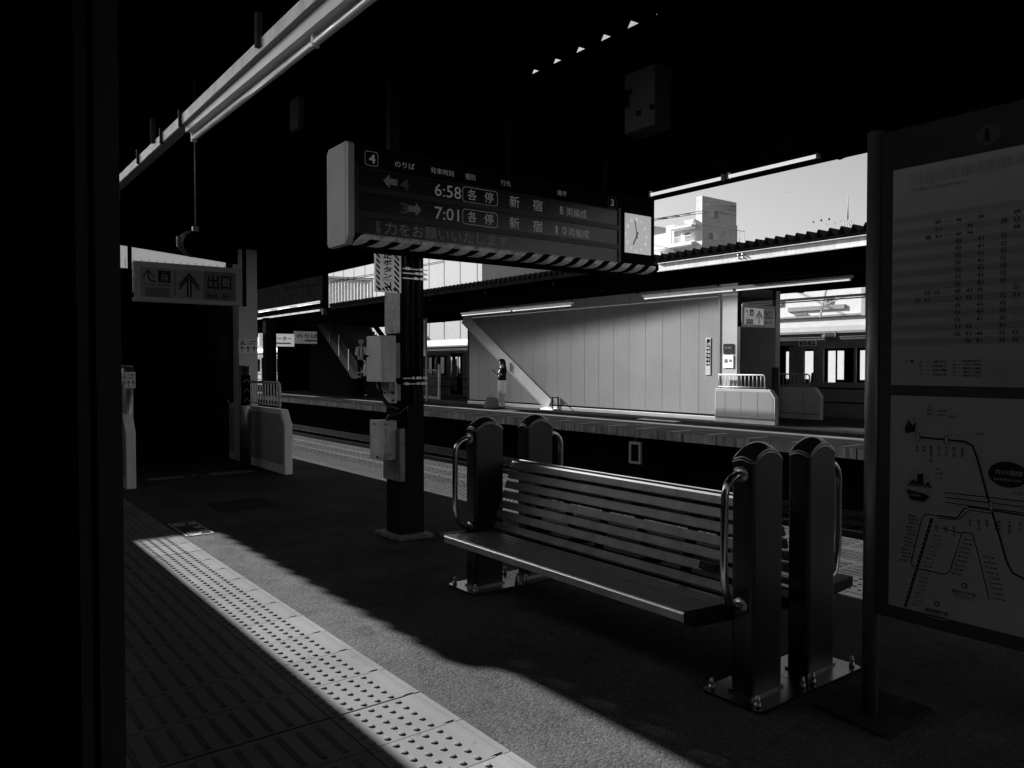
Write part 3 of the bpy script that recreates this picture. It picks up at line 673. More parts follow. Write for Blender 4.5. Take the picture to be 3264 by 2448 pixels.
for zz in (0.335, 0.165):
    F.ring(ld, 0.905, 1.235, zz, zz+0.113, 0.0035, d=0.006, ch=0.016)
    F.text(ld, '各', 0.95, zz+0.018, 0.082, 0.085, 0, d=0.006); F.text(ld, '停', 1.11, zz+0.018, 0.082, 0.085, 0, d=0.006)
    F.text(ld, '新', 1.355, zz+0.012, 0.092, 0.10, 0, d=0.006); F.text(ld, '宿', 1.595, zz+0.012, 0.092, 0.10, 0, d=0.006)
F.text(ld, '8', 1.885, 0.352, 0.068, 0.04, 0, d=0.006); F.text(ld, '両編成', 1.96, 0.345, 0.075, 0.235, 0, d=0.006)
F.text(ld, '1', 1.84, 0.182, 0.068, 0.02, 0, d=0.006); F.text(ld, '0', 1.915, 0.182, 0.068, 0.045, 0, d=0.006); F.text(ld, '両編成', 1.985, 0.175, 0.075, 0.235, 0, d=0.006)
F.text(dm, '協', 0.165, 0.015, 0.092, 0.035, 0, d=0.006); F.text(dm, '力をお願いいたします。', 0.235, 0.015, 0.092, 1.15, 0, d=0.006)
F.text(dm, '終', 2.35, 0.355, 0.065, 0.07, -0.01, d=0.006)
def arrow(u, v, s_, dirn, d=0.006):
    pts = [(0, 0), (0.5, 0.5), (0.5, 0.22), (1.15, 0.22), (1.15, -0.22), (0.5, -0.22), (0.5, -0.5)]
    F.poly(dm2, [(u+dirn*a_*s_, v+b_*s_) for a_, b_ in pts], d)
dm2 = MB(); arrow(0.225, 0.395, 0.10, 1); arrow(0.54, 0.222, 0.10, -1)
F.text(bl, '4', 0.36, 0.35, 0.08, 0.075, 0.03, d=0.006); F.text(bl, '3', 0.36, 0.178, 0.08, 0.07, 0.03, d=0.006)
hd.build('heading_lettering', M_LET, bd); ld.build('led_lettering', M_LED, bd); dm.build('dim_lettering', M_LEDD, bd); dm2.build('arrow', mat('led_arrow', 0.12, 0.5, emit=0.005), bd)
bl.build('platform_number', mat('dim_number', 0.06, 0.5, emit=0.0015), bd)
# clock
cu0, cu1, cv0, cv1 = 5.09-XL, 5.43-XL, 0.10, 0.455
a = MB(); F.slab(a, cu0, cu1, cv0, cv1, 0.001, 0.006); ck = a.build('clock', M_CLOCK, bd)
a = MB(); cx_, cy_ = (cu0+cu1)/2-0.02, (cv0+cv1)/2-0.01
for i, s_ in enumerate(('12','1','2','3','4','5','6','7','8','9','10','11')):
    an = math.radians(30*i); F.text(a, s_, cx_+0.135*math.sin(an)-0.012, cy_+0.145*math.cos(an)-0.012, 0.024, None, 0.01, d=0.0085)
a.build('numerals', M_CLOCK2, ck)
a = MB(); 
for ang, ln, wd in ((math.radians(-12), 0.135, 0.010), (math.radians(208), 0.10, 0.014)):
    F.line(a, [(cx_-0.03*math.sin(ang), cy_-0.03*math.cos(ang)), (cx_+ln*math.sin(ang), cy_+ln*math.cos(ang))], wd, 0.010)
a.build('hands', M_CLHAND, ck)
# the striped rounded bumper strip along the lower edge
prof = [(Y0-0.016, ZB+0.0), (Y0-0.020, ZB-0.012), (Y0-0.018, ZB-0.036), (Y0-0.004, ZB-0.058), (Y0+0.018, ZB-0.072), (Y0+0.05, ZB-0.078)]
def strip_piece(mb, xa, xb, sl, t0, t1):
    # band from xa..xb at the top, shifted by sl down the profile
    n = len(prof); idx = [i for i in range(n) if t0 <= i <= t1]; vs = []
    for i in idx:
        s_ = -sl*i/(n-1); y, z = prof[i]; vs += [(max(XL+0.0, min(XR, xa+s_)), y, z), (max(XL+0.0, min(XR, xb+s_)), y, z)]
    mb.add(vs, [(2*j, 2*j+1, 2*j+3, 2*j+2) for j in range(len(idx)-1)])
pal = MB(); dk = MB(); wo_ = MB(); per = 0.172; x = XL-0.1; k = 0
while x < XR+0.25:
    strip_piece(pal, x, x+per*0.55, 0.13, 0, 5); 
    if k in (1, 2, 3, 4, 5, 6, 7, 8): strip_piece(dk, x+per*0.55, x+per, 0.13, 2, 5)
    else: strip_piece(dk, x+per*0.55, x+per, 0.13, 0, 5)
    if k in (1, 2, 3, 4, 5, 6, 7, 8): strip_piece(wo_, x+per*0.55, x+per, 0.13, 0, 2)
    x += per; k += 1
pal.build('edge_strip', M_TAPE, bd); dk.build('edge_stripe', M_BLK, bd); wo_.build('pale_upper_tape', mat('pale_upper_tape', 0.6, 0.3, var=0.6, scale=22, bump=0.5, bscale=20, dist=0.01), bd)  # paler tape on the upper part of the left-hand dark stripes
MB().box(XL, XR-0.02, Y0+0.05, Y0+0.32, ZB-0.079, ZB-0.002).build('underside', M_BOARD, bd)
MB().box(4.25, 4.95, Y0+0.12, Y0+0.16, ZB-0.095, ZB-0.08).build('under_rail', M_BEAM, bd)
h = MB()
for x in (2.8, 3.9, 5.0): h.box(x-0.02, x+0.02, Y0+0.14, Y0+0.18, ZT, 3.50 if x < 4.1 else 3.30)
h.build('hanger', M_DARKM, bd)

# ============================================================ NEAR LAMP AND TRAY (upper left)
lp = thing('fluorescent_lamp', 'long unlit white lamp housing hanging under the near canopy at upper left', 'fluorescent lamp', loc=(1.375, 3.4, 2.80))
ang = math.atan2(0.03, 2.5)
MB().prism([(-0.04, 0.03), (0.04, 0.03), (0.045, 0.09), (-0.045, 0.09)], 1, -2.4, 1.63).build('housing', M_WHITE, lp)
MB().tube([(0.0, -2.35, -0.008), (0.0, 1.60, -0.008)], 0.016, 10).build('tube', M_TUBEOFF, lp)
MB().box(-0.016, 0.016, 1.585, 1.605, -0.03, 0.03).box(-0.016, 0.016, -0.2, -0.18, -0.028, 0.03).build('socket', M_WHITE, lp)
lp.rotation_euler[2] = -ang*-1
tr = thing('cable_tray', 'thin pale cable tray with hooks running on beyond the upper left lamp', 'cable tray')
MB().bar((1.33, 0.9, 2.945), (1.27, 7.6, 2.865), 0.012, 0.06).build('side', M_WHITE2, tr)
MB().bar((1.36, 0.9, 2.915), (1.30, 7.6, 2.835), 0.06, 0.006).build('floor', M_COL, tr)
a = MB()
for y in (3.65, 5.65, 7.2): a.box(1.315-0.01*y, 1.322-0.01*y+0.02, y, y+0.035, 2.9, 3.06)
a.build('hanger', M_BEAM2, tr)
a = MB()
for y in (5.0, 5.45, 6.1, 7.0): a.box(1.318-0.009*y-0.004, 1.322-0.009*y+0.02, y, y+0.012, 2.85, 2.95)
a.build('joint', M_DARKM, tr)
jb = thing('junction_box', 'small pale junction box at the far end of the upper left cable tray', 'junction box')
MB().box(1.20, 1.30, 6.9, 7.05, 2.70, 2.79).build('box', M_COL, jb, bevel=0.006); MB().tube([(1.25,6.97,2.70),(1.25,6.97,2.64)], 0.022, 10).build('gland', M_WHITE2, jb)
# hanging ball loudspeaker
spk = thing('hanging_speaker', 'round dark loudspeaker hanging on a thin rod above the exit sign', 'loudspeaker', loc=(1.77, 6.5, 2.37))
MB().sphere((0,0,0), 0.105, 0.10, 0.10, n=24, m=14).build('body', M_BLACK, spk)
a = MB(); a.sphere((-0.02,0.03,0.005), 0.108, 0.085, 0.108, n=24, m=14); a.box(-0.14, -0.09, -0.01, 0.03, -0.03, 0.05); a.build('shell', mat('speaker_shell', 0.10, 0.35), spk)
MB().tube([(0,0,0.10),(0,0,1.3)], 0.006, 6).build('rod', M_COL, spk); MB().box(-0.025, 0.02, -0.02, 0.02, 0.10, 0.14).build('clamp', M_STEELD, spk)
hb = MB().box(2.17, 2.21, 5.36, 5.52, 3.10, 3.32); tag(hb.build('ceiling_box', mat('cbox', 0.05, 0.5)), 'tiny plain box under the canopy left of the departure board', 'box')
# control cabinet hanging under the roof
cb = thing('hanging_cabinet', 'grey control cabinet with a lever handle hanging under the canopy right of centre', 'cabinet')
MB().box(3.745, 3.885, 3.40, 3.675, 2.925, 3.32).build('body', mat('cab_side', 0.05, 0.6), cb, bevel=0.006)
MB().box(3.73, 3.744, 3.405, 3.67, 2.93, 3.315).build('door', mat('cab_door', 0.09, 0.6, spec=0.1), cb, bevel=0.005)
MB().box(3.718, 3.729, 3.625, 3.655, 3.10, 3.20).box(3.722, 3.7295, 3.60, 3.66, 3.18, 3.21).build('handle', M_BLK, cb); MB().box(3.725, 3.7295, 3.52, 3.56, 3.02, 3.05).build('label_plate', M_BLK, cb)
MB().box(3.722, 3.7295, 3.405, 3.44, 3.03, 3.06).build('hinge', M_BLK, cb); MB().box(3.79, 3.83, 3.5, 3.54, 3.32, 3.66).build('hanger', M_BLACK, cb)
# dark speaker silhouette at the right canopy edge
s2 = thing('edge_speaker', 'dark pointed loudspeaker silhouette under the canopy edge against the sky', 'loudspeaker', loc=(5.62, 3.24, 3.06))
MB().add([(-.10,-.17,.12),(.10,-.17,.12),(.10,.17,.12),(-.10,.17,.12),(-.09,-.17,-.02),(.09,-.17,-.02),(.09,.17,-.0),(-.09,.17,-.0),(0,0,-.09)],
         [(0,1,2,3),(0,1,5,4),(1,2,6,5),(2,3,7,6),(3,0,4,7),(4,5,8),(5,6,8),(6,7,8),(7,4,8)]).build('horn', M_BLACK, s2)
MB().box(-.02,.02,-.02,.02,.12,.26).build('bracket', M_BLACK, s2)
s3 = thing('edge_horn', 'small horn loudspeaker at the train side edge of the near canopy', 'loudspeaker', loc=(0.44, 9.6, 3.56))
MB().sphere((0,0,0), 0.10, 0.14, 0.10, n=12, m=8).build('horn', M_BEAM2, s3); MB().box(-.02,.02,-.02,.02,.08,.18).build('bracket', M_BEAM2, s3)
wf = MB()
for (x, y, z) in ((3.3, 3.35, 2.86), (4.5, 4.2, 3.12), (2.6, 6.8, 3.3), (5.1, 3.9, 3.05)): pass

# ============================================================ NEAR EXIT STAIRS
def sticker(F, w_, h_, parent=None):
    pass
gl = gate('low_wall', 1.84, 1.94, 9.60, 11.9, False, 'dim low wall end at the left of the near exit stairs', M_GATE_D, M_GATE, rail=(10.0, 11.4), mr=M_COL)
gr = gate('low_wall', 3.70, 3.80, 9.65, 11.9, False, 'pale low wall with barred railing at the right of the near exit stairs', M_GATE_D, M_GATE, rail=(9.95, 11.35))
def bollard(x, y, label):
    t = thing('round_post', label, 'post', loc=(x, y, 0))
    MB().tube([(0,0,0),(0,0,1.385)], 0.072, 20).build('post', M_STEELD, t); MB().tube([(0,0,1.385),(0,0,1.40)], 0.078, 20).build('cap', M_STEEL, t)
    return t
p1 = bollard(3.51, 10.6, 'brushed round post with a dark arrow display at the right side of the near exit')
a = MB()
for i in range(9):
    t0 = math.radians(-150+i*13); t1 = math.radians(-150+(i+1)*13)
    a.add([(0.0745*math.cos(t0),0.0745*math.sin(t0),0.86),(0.0745*math.cos(t1),0.0745*math.sin(t1),0.86),(0.0745*math.cos(t1),0.0745*math.sin(t1),1.27),(0.0745*math.cos(t0),0.0745*math.sin(t0),1.27)], [(0,1,2,3)])
a.build('display', M_BLACK, p1)
Fp = Face((0.0-0.055, -0.078, 0.86), (1,0,0), (0,0,1), (0,-1,0)); a = MB()
for v in (0.05, 0.18, 0.31): Fp.line(a, [(0.015, v), (0.055, v+0.045), (0.095, v)], 0.012, 0.002)
a.build('arrow', M_GREY, p1)
p2 = bollard(2.05, 10.6, 'round post carrying a warning sticker at the left side of the near exit')
def arrow_sticker(name, F, w_, h_, label, mt=M_SIGNP):
    t = thing(name, label, 'sticker'); a = MB(); F.slab(a, 0, w_, 0, h_, 0.0, 0.003); a.build('sheet', mt, t); a = MB()
    for i in range(3):
        u = w_*(0.17+0.33*i); F.line(a, [(u, h_*0.08), (u, h_*0.42)], w_*0.045, 0.004); F.line(a, [(u-w_*0.11, h_*0.30), (u, h_*0.45), (u+w_*0.11, h_*0.30)], w_*0.045, 0.004)
    F.line(a, [(w_*0.06,h_*0.58),(w_*0.2,h_*0.93),(w_*0.34,h_*0.58),(w_*0.06,h_*0.58)], w_*0.035, 0.004); F.disc(a, w_*0.2, h_*0.69, w_*0.05, d=0.004)
    F.text(a, '頭上の看板に', w_*0.42, h_*0.76, h_*0.12, w_*0.54, 0.02, d=0.004); F.text(a, 'ご注意下さい', w_*0.42, h_*0.58, h_*0.12, w_*0.54, 0.02, d=0.004)
    a.build('lettering', M_BLK, t); return t
arrow_sticker('warning_sticker', Face((3.685, 11.385, 1.58), (1,0,0), (0,0,1), (0,-1,0)), 0.27, 0.21, 'pale head clearance sticker with three arrows on the right exit column')
arrow_sticker('warning_sticker', Face((1.975, 10.52, 1.12), (1,0,0), (0,0,1), (0,-1,0)), 0.155, 0.20, 'pale arrow sticker wrapped on the left exit post')
nw = thing('stair_notice', 'faint notice on the dark inner stair wall behind the right exit post', 'notice')
F = Face((3.745, 12.5, 1.5), (0,-1,0), (0,0,1), (-1,0,0)); a = MB(); F.slab(a, 0, 0.4, 0, 0.36, 0, 0.004); a.build('plate', M_GREY, nw)
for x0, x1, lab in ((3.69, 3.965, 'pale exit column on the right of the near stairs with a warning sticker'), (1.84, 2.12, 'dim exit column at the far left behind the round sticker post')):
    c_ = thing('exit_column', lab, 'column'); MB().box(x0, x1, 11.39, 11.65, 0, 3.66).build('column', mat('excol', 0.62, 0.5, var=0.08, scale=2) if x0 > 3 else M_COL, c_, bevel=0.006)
n3 = thing('column_notice', 'dark topped notice on the left exit column near the train door', 'notice')
F = Face((1.87, 11.385, 1.5), (1,0,0), (0,0,1), (0,-1,0)); a = MB(); F.slab(a, 0, 0.21, 0.2, 0.36, 0, 0.006); a.build('plate', M_GREY, n3); a = MB(); F.slab(a, 0, 0.21, -0.02, 0.195, 0, 0.006); a.build('plate', M_PAPER, n3)
a = MB(); F.text(a, 'エレベーター', 0.02, 0.26, 0.04, 0.17, 0.01, d=0.008); a.build('lettering', M_PAPER, n3)
a = MB(); F.rect(a, 0.02,0.05,0.08,0.11,0.008); F.rect(a, 0.11,0.17,0.06,0.12,0.008); a.build('mark', M_GREY, n3)
stw = thing('exit_stairs', 'dark enclosed stairs rising from the near platform exit', 'staircase')
MB().box(3.75, 3.85, 11.66, 21, 0, 3.66).build('side_wall', M_BEAM2, stw); MB().box(1.86, 1.96, 11.66, 21, 0, 3.66).build('side_wall', M_BEAM2, stw)
a = MB()
for k in range(22): a.box(1.962, 3.748, 12.2+k*0.32, 12.2+(k+1)*0.32+0.02, 0 if k == 0 else 0.16*k-0.001, 0.16*(k+1))
a.build('steps', M_BLACK, stw)
MB().box(1.962, 3.748, 19.2, 19.3, 0, 3.9).build('back_wall', M_BLACK, stw)
for x in (2.03, 3.68): MB().tube([(x,11.8,0.85),(x,12.3,0.95),(x,18,3.85)], 0.02, 8).build('handrail', M_STEEL, stw)
MB().box(2.125, 3.685, 11.40, 11.5, 3.02, 3.655).build('lintel', M_BLACK, stw); MB().box(1.6, 4.1, 11.22, 11.30, 3.08, 3.66).build('valance', M_BLACK, stw)
cw = thing('bright_gap_strip', 'glowing strip standing in for the bright gap between exit sign and canopy', 'window')
MB().box(2.14, 3.52, 11.42, 11.44, 2.70, 3.0).build('glow_sheet', M_GAPGLOW, cw)  # glowing sheet added in place of the bright opening
a = MB()
for k in range(14): a.box(2.2+k*0.1, 2.205+k*0.1, 11.412, 11.4195, 2.70, 2.84)
a.build('rib', mat('rib', 0.3, 0.5), cw); MB().box(2.12, 3.69, 11.41, 11.5, 2.62, 2.70).build('gap_strip_base', M_BLACK, cw)
MB().add([(2.12,11.4,3.0),(3.69,11.4,2.86),(3.69,11.4,3.02),(2.12,11.4,3.02)], [(0,1,2,3)]).build('cover', M_BLACK, cw)

def exit_sign(X0, Yp, Z0, w_, h_, label, mt, mt2, mf, scale=1.0):
    t = thing('exit_sign', label, 'sign'); MB().box(X0, X0+w_, Yp, Yp+0.12, Z0, Z0+h_).build('housing', mf, t, bevel=0.006)
    F = Face((X0, Yp, Z0), (1,0,0), (0,0,1), (0,-1,0)); a = MB(); F.slab(a, 0.05*w_, 0.90*w_, 0.12*h_, 0.86*h_, 0.0, 0.004); a.build('panel', mt, t)
    a = MB(); F.slab(a, 0.62*w_, 0.93*w_, 0.115*h_, 0.865*h_, 0.0, 0.006); a.build('exit_panel', mt2, t)
    a = MB(); g = a
    c = 0.485*w_
    F.line(a, [(c-0.09*w_, 0.46*h_), (c, 0.76*h_), (c+0.09*w_, 0.46*h_)], 0.016*w_, 0.008); F.line(a, [(c-0.09*w_, 0.37*h_), (c-0.0, 0.67*h_), (c+0.09*w_, 0.37*h_)], 0.014*w_, 0.008)
    for d in (-0.014, 0.016): F.line(a, [(c+d*w_, 0.17*h_), (c+d*w_, 0.60*h_)], 0.014*w_, 0.008)
    F.line(a, [(0.355*w_, 0.17*h_), (0.355*w_, 0.78*h_)], 0.006*w_, 0.008)
    F.line(a, [(0.075*w_, 0.64*h_), (0.12*w_, 0.78*h_), (0.165*w_, 0.64*h_)], 0.010*w_, 0.008); F.line(a, [(0.12*w_,0.74*h_),(0.12*w_,0.60*h_),(0.14*w_,0.53*h_),(0.18*w_,0.52*h_)], 0.012*w_, 0.008)
    F.rect(a, 0.205*w_, 0.315*w_, 0.50*h_, 0.80*h_, 0.008)
    F.text(a, '(このホームの中央)', 0.08*w_, 0.40*h_, 0.06*h_, 0.235*w_, 0.01, d=0.008)
    F.text(a, '出', 0.655*w_, 0.40*h_, 0.40*h_, 0.11*w_, 0.01, d=0.009); F.text(a, '口', 0.785*w_, 0.40*h_, 0.36*h_, 0.10*w_, 0.01, d=0.009)
    F.text(a, 'Exit', 0.655*w_, 0.17*h_, 0.13*h_, 0.10*w_, 0.01, d=0.009); F.text(a, '출구', 0.80*w_, 0.165*h_, 0.13*h_, 0.085*w_, 0.01, d=0.009)
    a.build('lettering', M_BLK, t)
    a = MB(); F.ring(a, 0.235*w_, 0.29*w_, 0.54*h_, 0.68*h_, 0.006*w_, 0.009); 
    for u in (0.248, 0.2625, 0.277): F.rect(a, u*w_-0.004*w_, u*w_+0.004*w_, 0.57*h_, 0.65*h_, 0.009)
    F.line(a, [(0.25*w_,0.71*h_),(0.25*w_,0.78*h_)], 0.006*w_, 0.009); F.line(a, [(0.275*w_,0.71*h_),(0.275*w_,0.78*h_)], 0.006*w_, 0.009)
    a.build('pictogram', mt, t)
    a = MB(); F.rect(a, 0.09*w_, 0.31*w_, 0.13*h_, 0.36*h_, 0.0075); a.build('small_sticker', mt2, t)
    a = MB(); 
    for v in (0.31, 0.19, 0.15): F.rect(a, 0.10*w_, 0.30*w_, v*h_, v*h_+0.015*h_, 0.0085)
    a.build('small_print', M_GREY, t)
    a = MB().box(X0+0.04*w_-0.1, X0+0.04*w_-0.07, Yp+0.02, Yp+0.10, Z0, Z0+h_+0.75).box(X0+w_+0.03, X0+w_+0.055, Yp+0.02, Yp+0.10, Z0, Z0+h_+0.75).box(X0-0.06, X0-0.001, Yp+0.03, Yp+0.09, Z0+0.05, Z0+0.1).box(X0+w_+0.001, X0+w_+0.029, Yp+0.03, Yp+0.09, Z0+0.05, Z0+0.1)
    a.build('hanger', M_BLACK, t); return t
exit_sign(1.975, 9.75, 2.14, 1.235, 0.465, 'large hanging exit sign above the dark near stairs', mat('exit_panel', 0.25, 0.5), mat('exit_panel_dark', 0.14, 0.5), mat('exit_house', 0.40, 0.5))
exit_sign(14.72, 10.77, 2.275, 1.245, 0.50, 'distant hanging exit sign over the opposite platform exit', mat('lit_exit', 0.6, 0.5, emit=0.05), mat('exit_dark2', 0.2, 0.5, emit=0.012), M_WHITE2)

# floor marker by the boarding position
F = Face((1.712, 6.63, 0.0), (1,0,0), (0,1,0), (0,0,1)); fm = thing('floor_marker', 'square boarding position marker stuck on the platform at the start of the sunlit strip', 'floor sticker')
a = MB(); F.slab(a, 0, 0.225, 0, 0.63, 0.001, 0.004); a.build('sheet', mat('marker_grey', 0.05, 0.6), fm)
a = MB(); F.ring(a, 0.008, 0.217, 0.01, 0.62, 0.014, 0.0055); F.disc(a, 0.075, 0.53, 0.055, 0.065, 0.0055); F.disc(a, 0.085, 0.10, 0.06, 0.08, 0.0055)
for v in (0.10, 0.28, 0.47): F.rect(a, 0.15, 0.205, v, v+0.10, 0.0055)
a.build('mark', mat('marker_white', 0.22, 0.6), fm)
a = MB()
for v in (0.10, 0.28, 0.47): F.poly(a, [(0.165, v+0.03), (0.19, v+0.05), (0.165, v+0.07)], 0.007)
F.text(a, '8両', 0.045, 0.505, 0.045, 0.06, 0.02, d=0.007); F.text(a, '10両', 0.045, 0.08, 0.045, 0.08, 0.02, d=0.007); F.text(a, '乗車位置', 0.04, 0.27, 0.06, 0.085, 0.01, d=0.007)
a.build('lettering', M_BLK, fm)
am = MB(); F = Face((2.2, 10.15, 0.0), (1,0,0), (0,1,0), (0,0,1)); F.slab(am, 0, 0.42, 0, 0.2, 0.001, 0.004); F.slab(am, 0.75, 1.3, 0, 0.25, 0.001, 0.004)
F.line(am, [(0.5,0.02),(0.58,0.2),(0.66,0.02)], 0.03, 0.004)
tag(am.build('floor_arrow', mat('floor_mark', 0.16, 0.6)), 'faint arrow markings on the floor before the near exit stairs', 'floor marking')
# ============================================================ BENCHES (back to back)
M_RAILG = mat('rail_gloss', 0.6, 0.28, metal=1.0, var=0.05)
M_PLATE = mat('bench_plate', 0.17, 0.25, metal=1.0, var=0.1, scale=12)
def make_bench(label):
    t = thing('platform_bench', label, 'bench', 'back to back benches on the platform', (3.065, 2.9975, 0))
    ox, oy = 3.065, 2.9975
    def q(x, y, z): return (x-ox, y-oy, z)
    for yc in (1.992, 4.005):
        X0, X1, Ya, Yb = 2.725-ox, 2.945-ox, yc-0.054-oy, yc+0.054-oy
        pm = MB(); r = 0.018
        def outline(k=6):
            pts = []
            for cx, cy, a0 in ((X1-r, Yb-r, 0), (X0+r, Yb-r, 90), (X0+r, Ya+r, 180), (X1-r, Ya+r, 270)):
                for i in range(k+1):
                    a_ = math.radians(a0+90*i/k); pts.append((cx+r*math.cos(a_), cy+r*math.sin(a_)))
            return pts
        def dense(pts, n=3):
            out = []
            for i, (a_, b_) in enumerate(zip(pts, pts[1:]+pts[:1])):
                L_ = math.hypot(b_[0]-a_[0], b_[1]-a_[1]); m = max(1, int(L_/0.02))
                for j in range(m): out.append((a_[0]+(b_[0]-a_[0])*j/m, a_[1]+(b_[1]-a_[1])*j/m))
            return out
        ol = dense(outline()); cxm, cym = (X0+X1)/2, (Ya+Yb)/2; hx, hy = (X1-X0)/2, (Yb-Ya)/2
        def zt(x, y, base): 
            u = (x-cxm)/hx; v = (y-cym)/hy; return base+0.052*(1-u*u)+0.022*(1-v*v)
        n = len(ol); vs = [(x, y, 0.015) for x, y in ol]+[(x, y, zt(x, y, 0.985)) for x, y in ol]
        pm.add(vs, [(i, (i+1) % n, n+(i+1) % n, n+i) for i in range(n)], True)
        post = pm.build('end_post', M_POST, t)
        cm = MB(); rings = []
        for s_, dz in ((0.94, -0.001), (1.0, 0.003), (1.012, 0.006), (1.0, 0.011), (0.97, 0.0145), (0.8, 0.016), (0.6, 0.017), (0.4, 0.0175), (0.2, 0.018), (0.03, 0.018)):
            rings.append([(cxm+(x-cxm)*s_, cym+(y-cym)*s_, zt(cxm+(x-cxm)*min(s_, 1), cym+(y-cym)*min(s_, 1), 0.985)+dz) for x, y in ol])
        vs = [p for r_ in rings for p in r_]; fs = []
        for i in range(len(rings)-1):
            for k in range(n): fs.append((i*n+k, i*n+(k+1) % n, (i+1)*n+(k+1) % n, (i+1)*n+k))
        fs.append(tuple((len(rings)-1)*n+k for k in range(n))); cm.add(vs, fs, True); cm.build('post_cap', M_CAPM, post)
        rm_ = MB(); rr0 = [(p[0], p[1], p[2]-0.006) for p in rings[2]]; rm_.tube(rr0+rr0[:2], 0.0028, 6, cap=False); rm_.build('rim_glint', M_STEEL, post)  # thin steel ring added to stand in for the cap's gloss highlight
        bp_ = MB(); rr = 0.03; P0, P1, Q0, Q1 = 2.648-ox, 3.037-ox, yc-0.15-oy, yc+0.15-oy; poly = []
        for cx, cy, a0, r2_ in ((P1-0.004, Q1-0.004, 0, 0.004), (P0+rr, Q1-rr, 90, rr), (P0+rr, Q0+rr, 180, rr), (P1-0.004, Q0+0.004, 270, 0.004)):
            for i in range(6): a_ = math.radians(a0+18*i); poly.append((cx+r2_*math.cos(a_), cy+r2_*math.sin(a_)))
        bp_.prism(poly, 2, 0.002, 0.014); bp_.box(X0-0.004, X1+0.004, Ya-0.004, Yb+0.004, 0.014, 0.024)
        pl_ = bp_.build('base_plate', M_PLATE, post)
        bt = MB()
        for bx_ in (P0+0.035, P1-0.035):
            for by_ in (Q0+0.035, Q1-0.035):
                bt.tube([(bx_,by_,0.014),(bx_,by_,0.032)], 0.014, 6); bt.tube([(bx_,by_,0.032),(bx_,by_,0.055)], 0.0085, 8); bt.sphere((bx_,by_,0.055), 0.0085, n=8, m=4)
        bt.build('bolt', M_STEELD, pl_)
        am_ = MB(); ya = yc; xs = 2.725
        pts = [(xs+0.01,ya,0.945),(xs-0.04,ya,0.943),(xs-0.075,ya,0.930),(xs-0.10,ya,0.905),(xs-0.112,ya,0.87),(xs-0.114,ya,0.80),(xs-0.116,ya,0.60),(xs-0.112,ya,0.52),(xs-0.098,ya,0.465),(xs-0.082,ya,0.425),(xs-0.05,ya,0.40),(xs+0.01,ya,0.392)]
        am_.tube([q(*p) for p in pts], 0.0165, 14); am_.build('armrest', M_STEEL, post)
        fl = MB()
        for z in (0.945, 0.392): fl.tube([q(xs-0.012,ya,z), q(xs-0.001,ya,z)], 0.036, 20)
        fl.build('flange', M_STEELD, post)
    sm = MB(); y0, y1 = 2.11, 3.955; nS = 7; xa, xb = 2.515, 2.865
    for i in range(nS):
        x0 = xa+(xb-xa)*i/nS; x1 = xa+(xb-xa)*(i+1)/nS-0.008; z = 0.379-0.020*i/nS
        sm.prism([(x0-ox, z-0.012), (x0-ox, z-0.0015), (x0-ox+0.002, z), (x1-ox-0.002, z-0.002), (x1-ox, z-0.0035), (x1-ox, z-0.014)], 1, y0-oy, y1-oy)
    sm.build('seat', M_SEAT, t)
    fe = MB().prism([(2.500-ox, 0.336), (2.499-ox, 0.366), (2.503-ox, 0.376), (2.5145-ox, 0.379), (2.5145-ox, 0.334)], 1, y0-oy, y1-oy)
    fe.build('front_edge', M_SLAT, t)
    fl2 = MB().prism([(2.4975-ox, 0.3715), (2.4990-ox, 0.3738), (2.505-ox, 0.3796), (2.5135-ox, 0.3818), (2.513-ox, 0.3795), (2.503-ox, 0.3725), (2.4985-ox, 0.366)], 1, y0-oy, y1-oy); fl2.build('edge_trim', M_RAILG, t)
    for ya, yb in ((2.05, 2.108), (3.957, 4.02)):
        MB().prism([(2.497-ox, 0.330), (2.496-ox, 0.372), (2.504-ox, 0.381), (2.9-ox, 0.362), (2.9-ox, 0.30)], 1, ya-oy, yb-oy).build('end_cap', M_CLOTHB if ya < 3 else M_DARKM, t, bevel=0.004)
    for i in range(7):
        f = i/6.0; c = Vector((2.872+0.135*f, 0, 0.405+0.360*f)); d = Vector((0.135, 0, 0.360)).normalized()
        if i == 0: d = Vector((0.75, 0, 0.66)).normalized(); c = Vector((2.872, 0, 0.395))
        nrm = Vector((-d.z, 0, d.x)); hw = 0.0232; th = 0.008
        pr = []
        for a_, b_ in ((-hw,-th),(-hw,th-0.002),(-hw+0.003,th),(hw-0.003,th),(hw,th-0.002),(hw,-th)):
            p = c+d*a_+nrm*b_; pr.append((p.x-ox, p.z))
        s_ = MB().prism(pr, 1, 2.055-oy, 3.945-oy); sl_ = s_.build('back_slat', M_SLAT, t)
        if i == 6:
            tt = MB(); p1 = c+d*(hw-0.009)+nrm*(th+0.0005); qx, qz = p1.x-ox, p1.z
            tt.prism([(qx, qz), (qx+0.0045, qz+0.0096), (qx+0.012, qz+0.0145), (qx+0.014, qz+0.010), (qx+0.006, qz-0.001)], 1, 2.055-oy, 3.945-oy); tt.build('top_trim', M_RAILG, sl_)
            tt = MB(); p1 = c+d*(hw+0.004)-nrm*0.03; tt.prism([(p1.x-ox-0.03, p1.z-0.012), (p1.x-ox-0.03, p1.z), (p1.x-ox+0.02, p1.z+0.002), (p1.x-ox+0.02, p1.z-0.012)], 1, 2.055-oy, 3.945-oy); tt.build('top_rail', M_RAILG, sl_)
    for y in (2.45, 3.05, 3.6):
        b = MB(); b.bar(q(2.90, y, 0.36), q(3.01, y, 0.745), 0.055, 0.012, up=(1,0,0)); b.box(2.6-ox, 2.93-ox, y-oy-0.03, y-oy+0.03, 0.305, 0.334); b.build('bracket', M_CLOTHB, t)
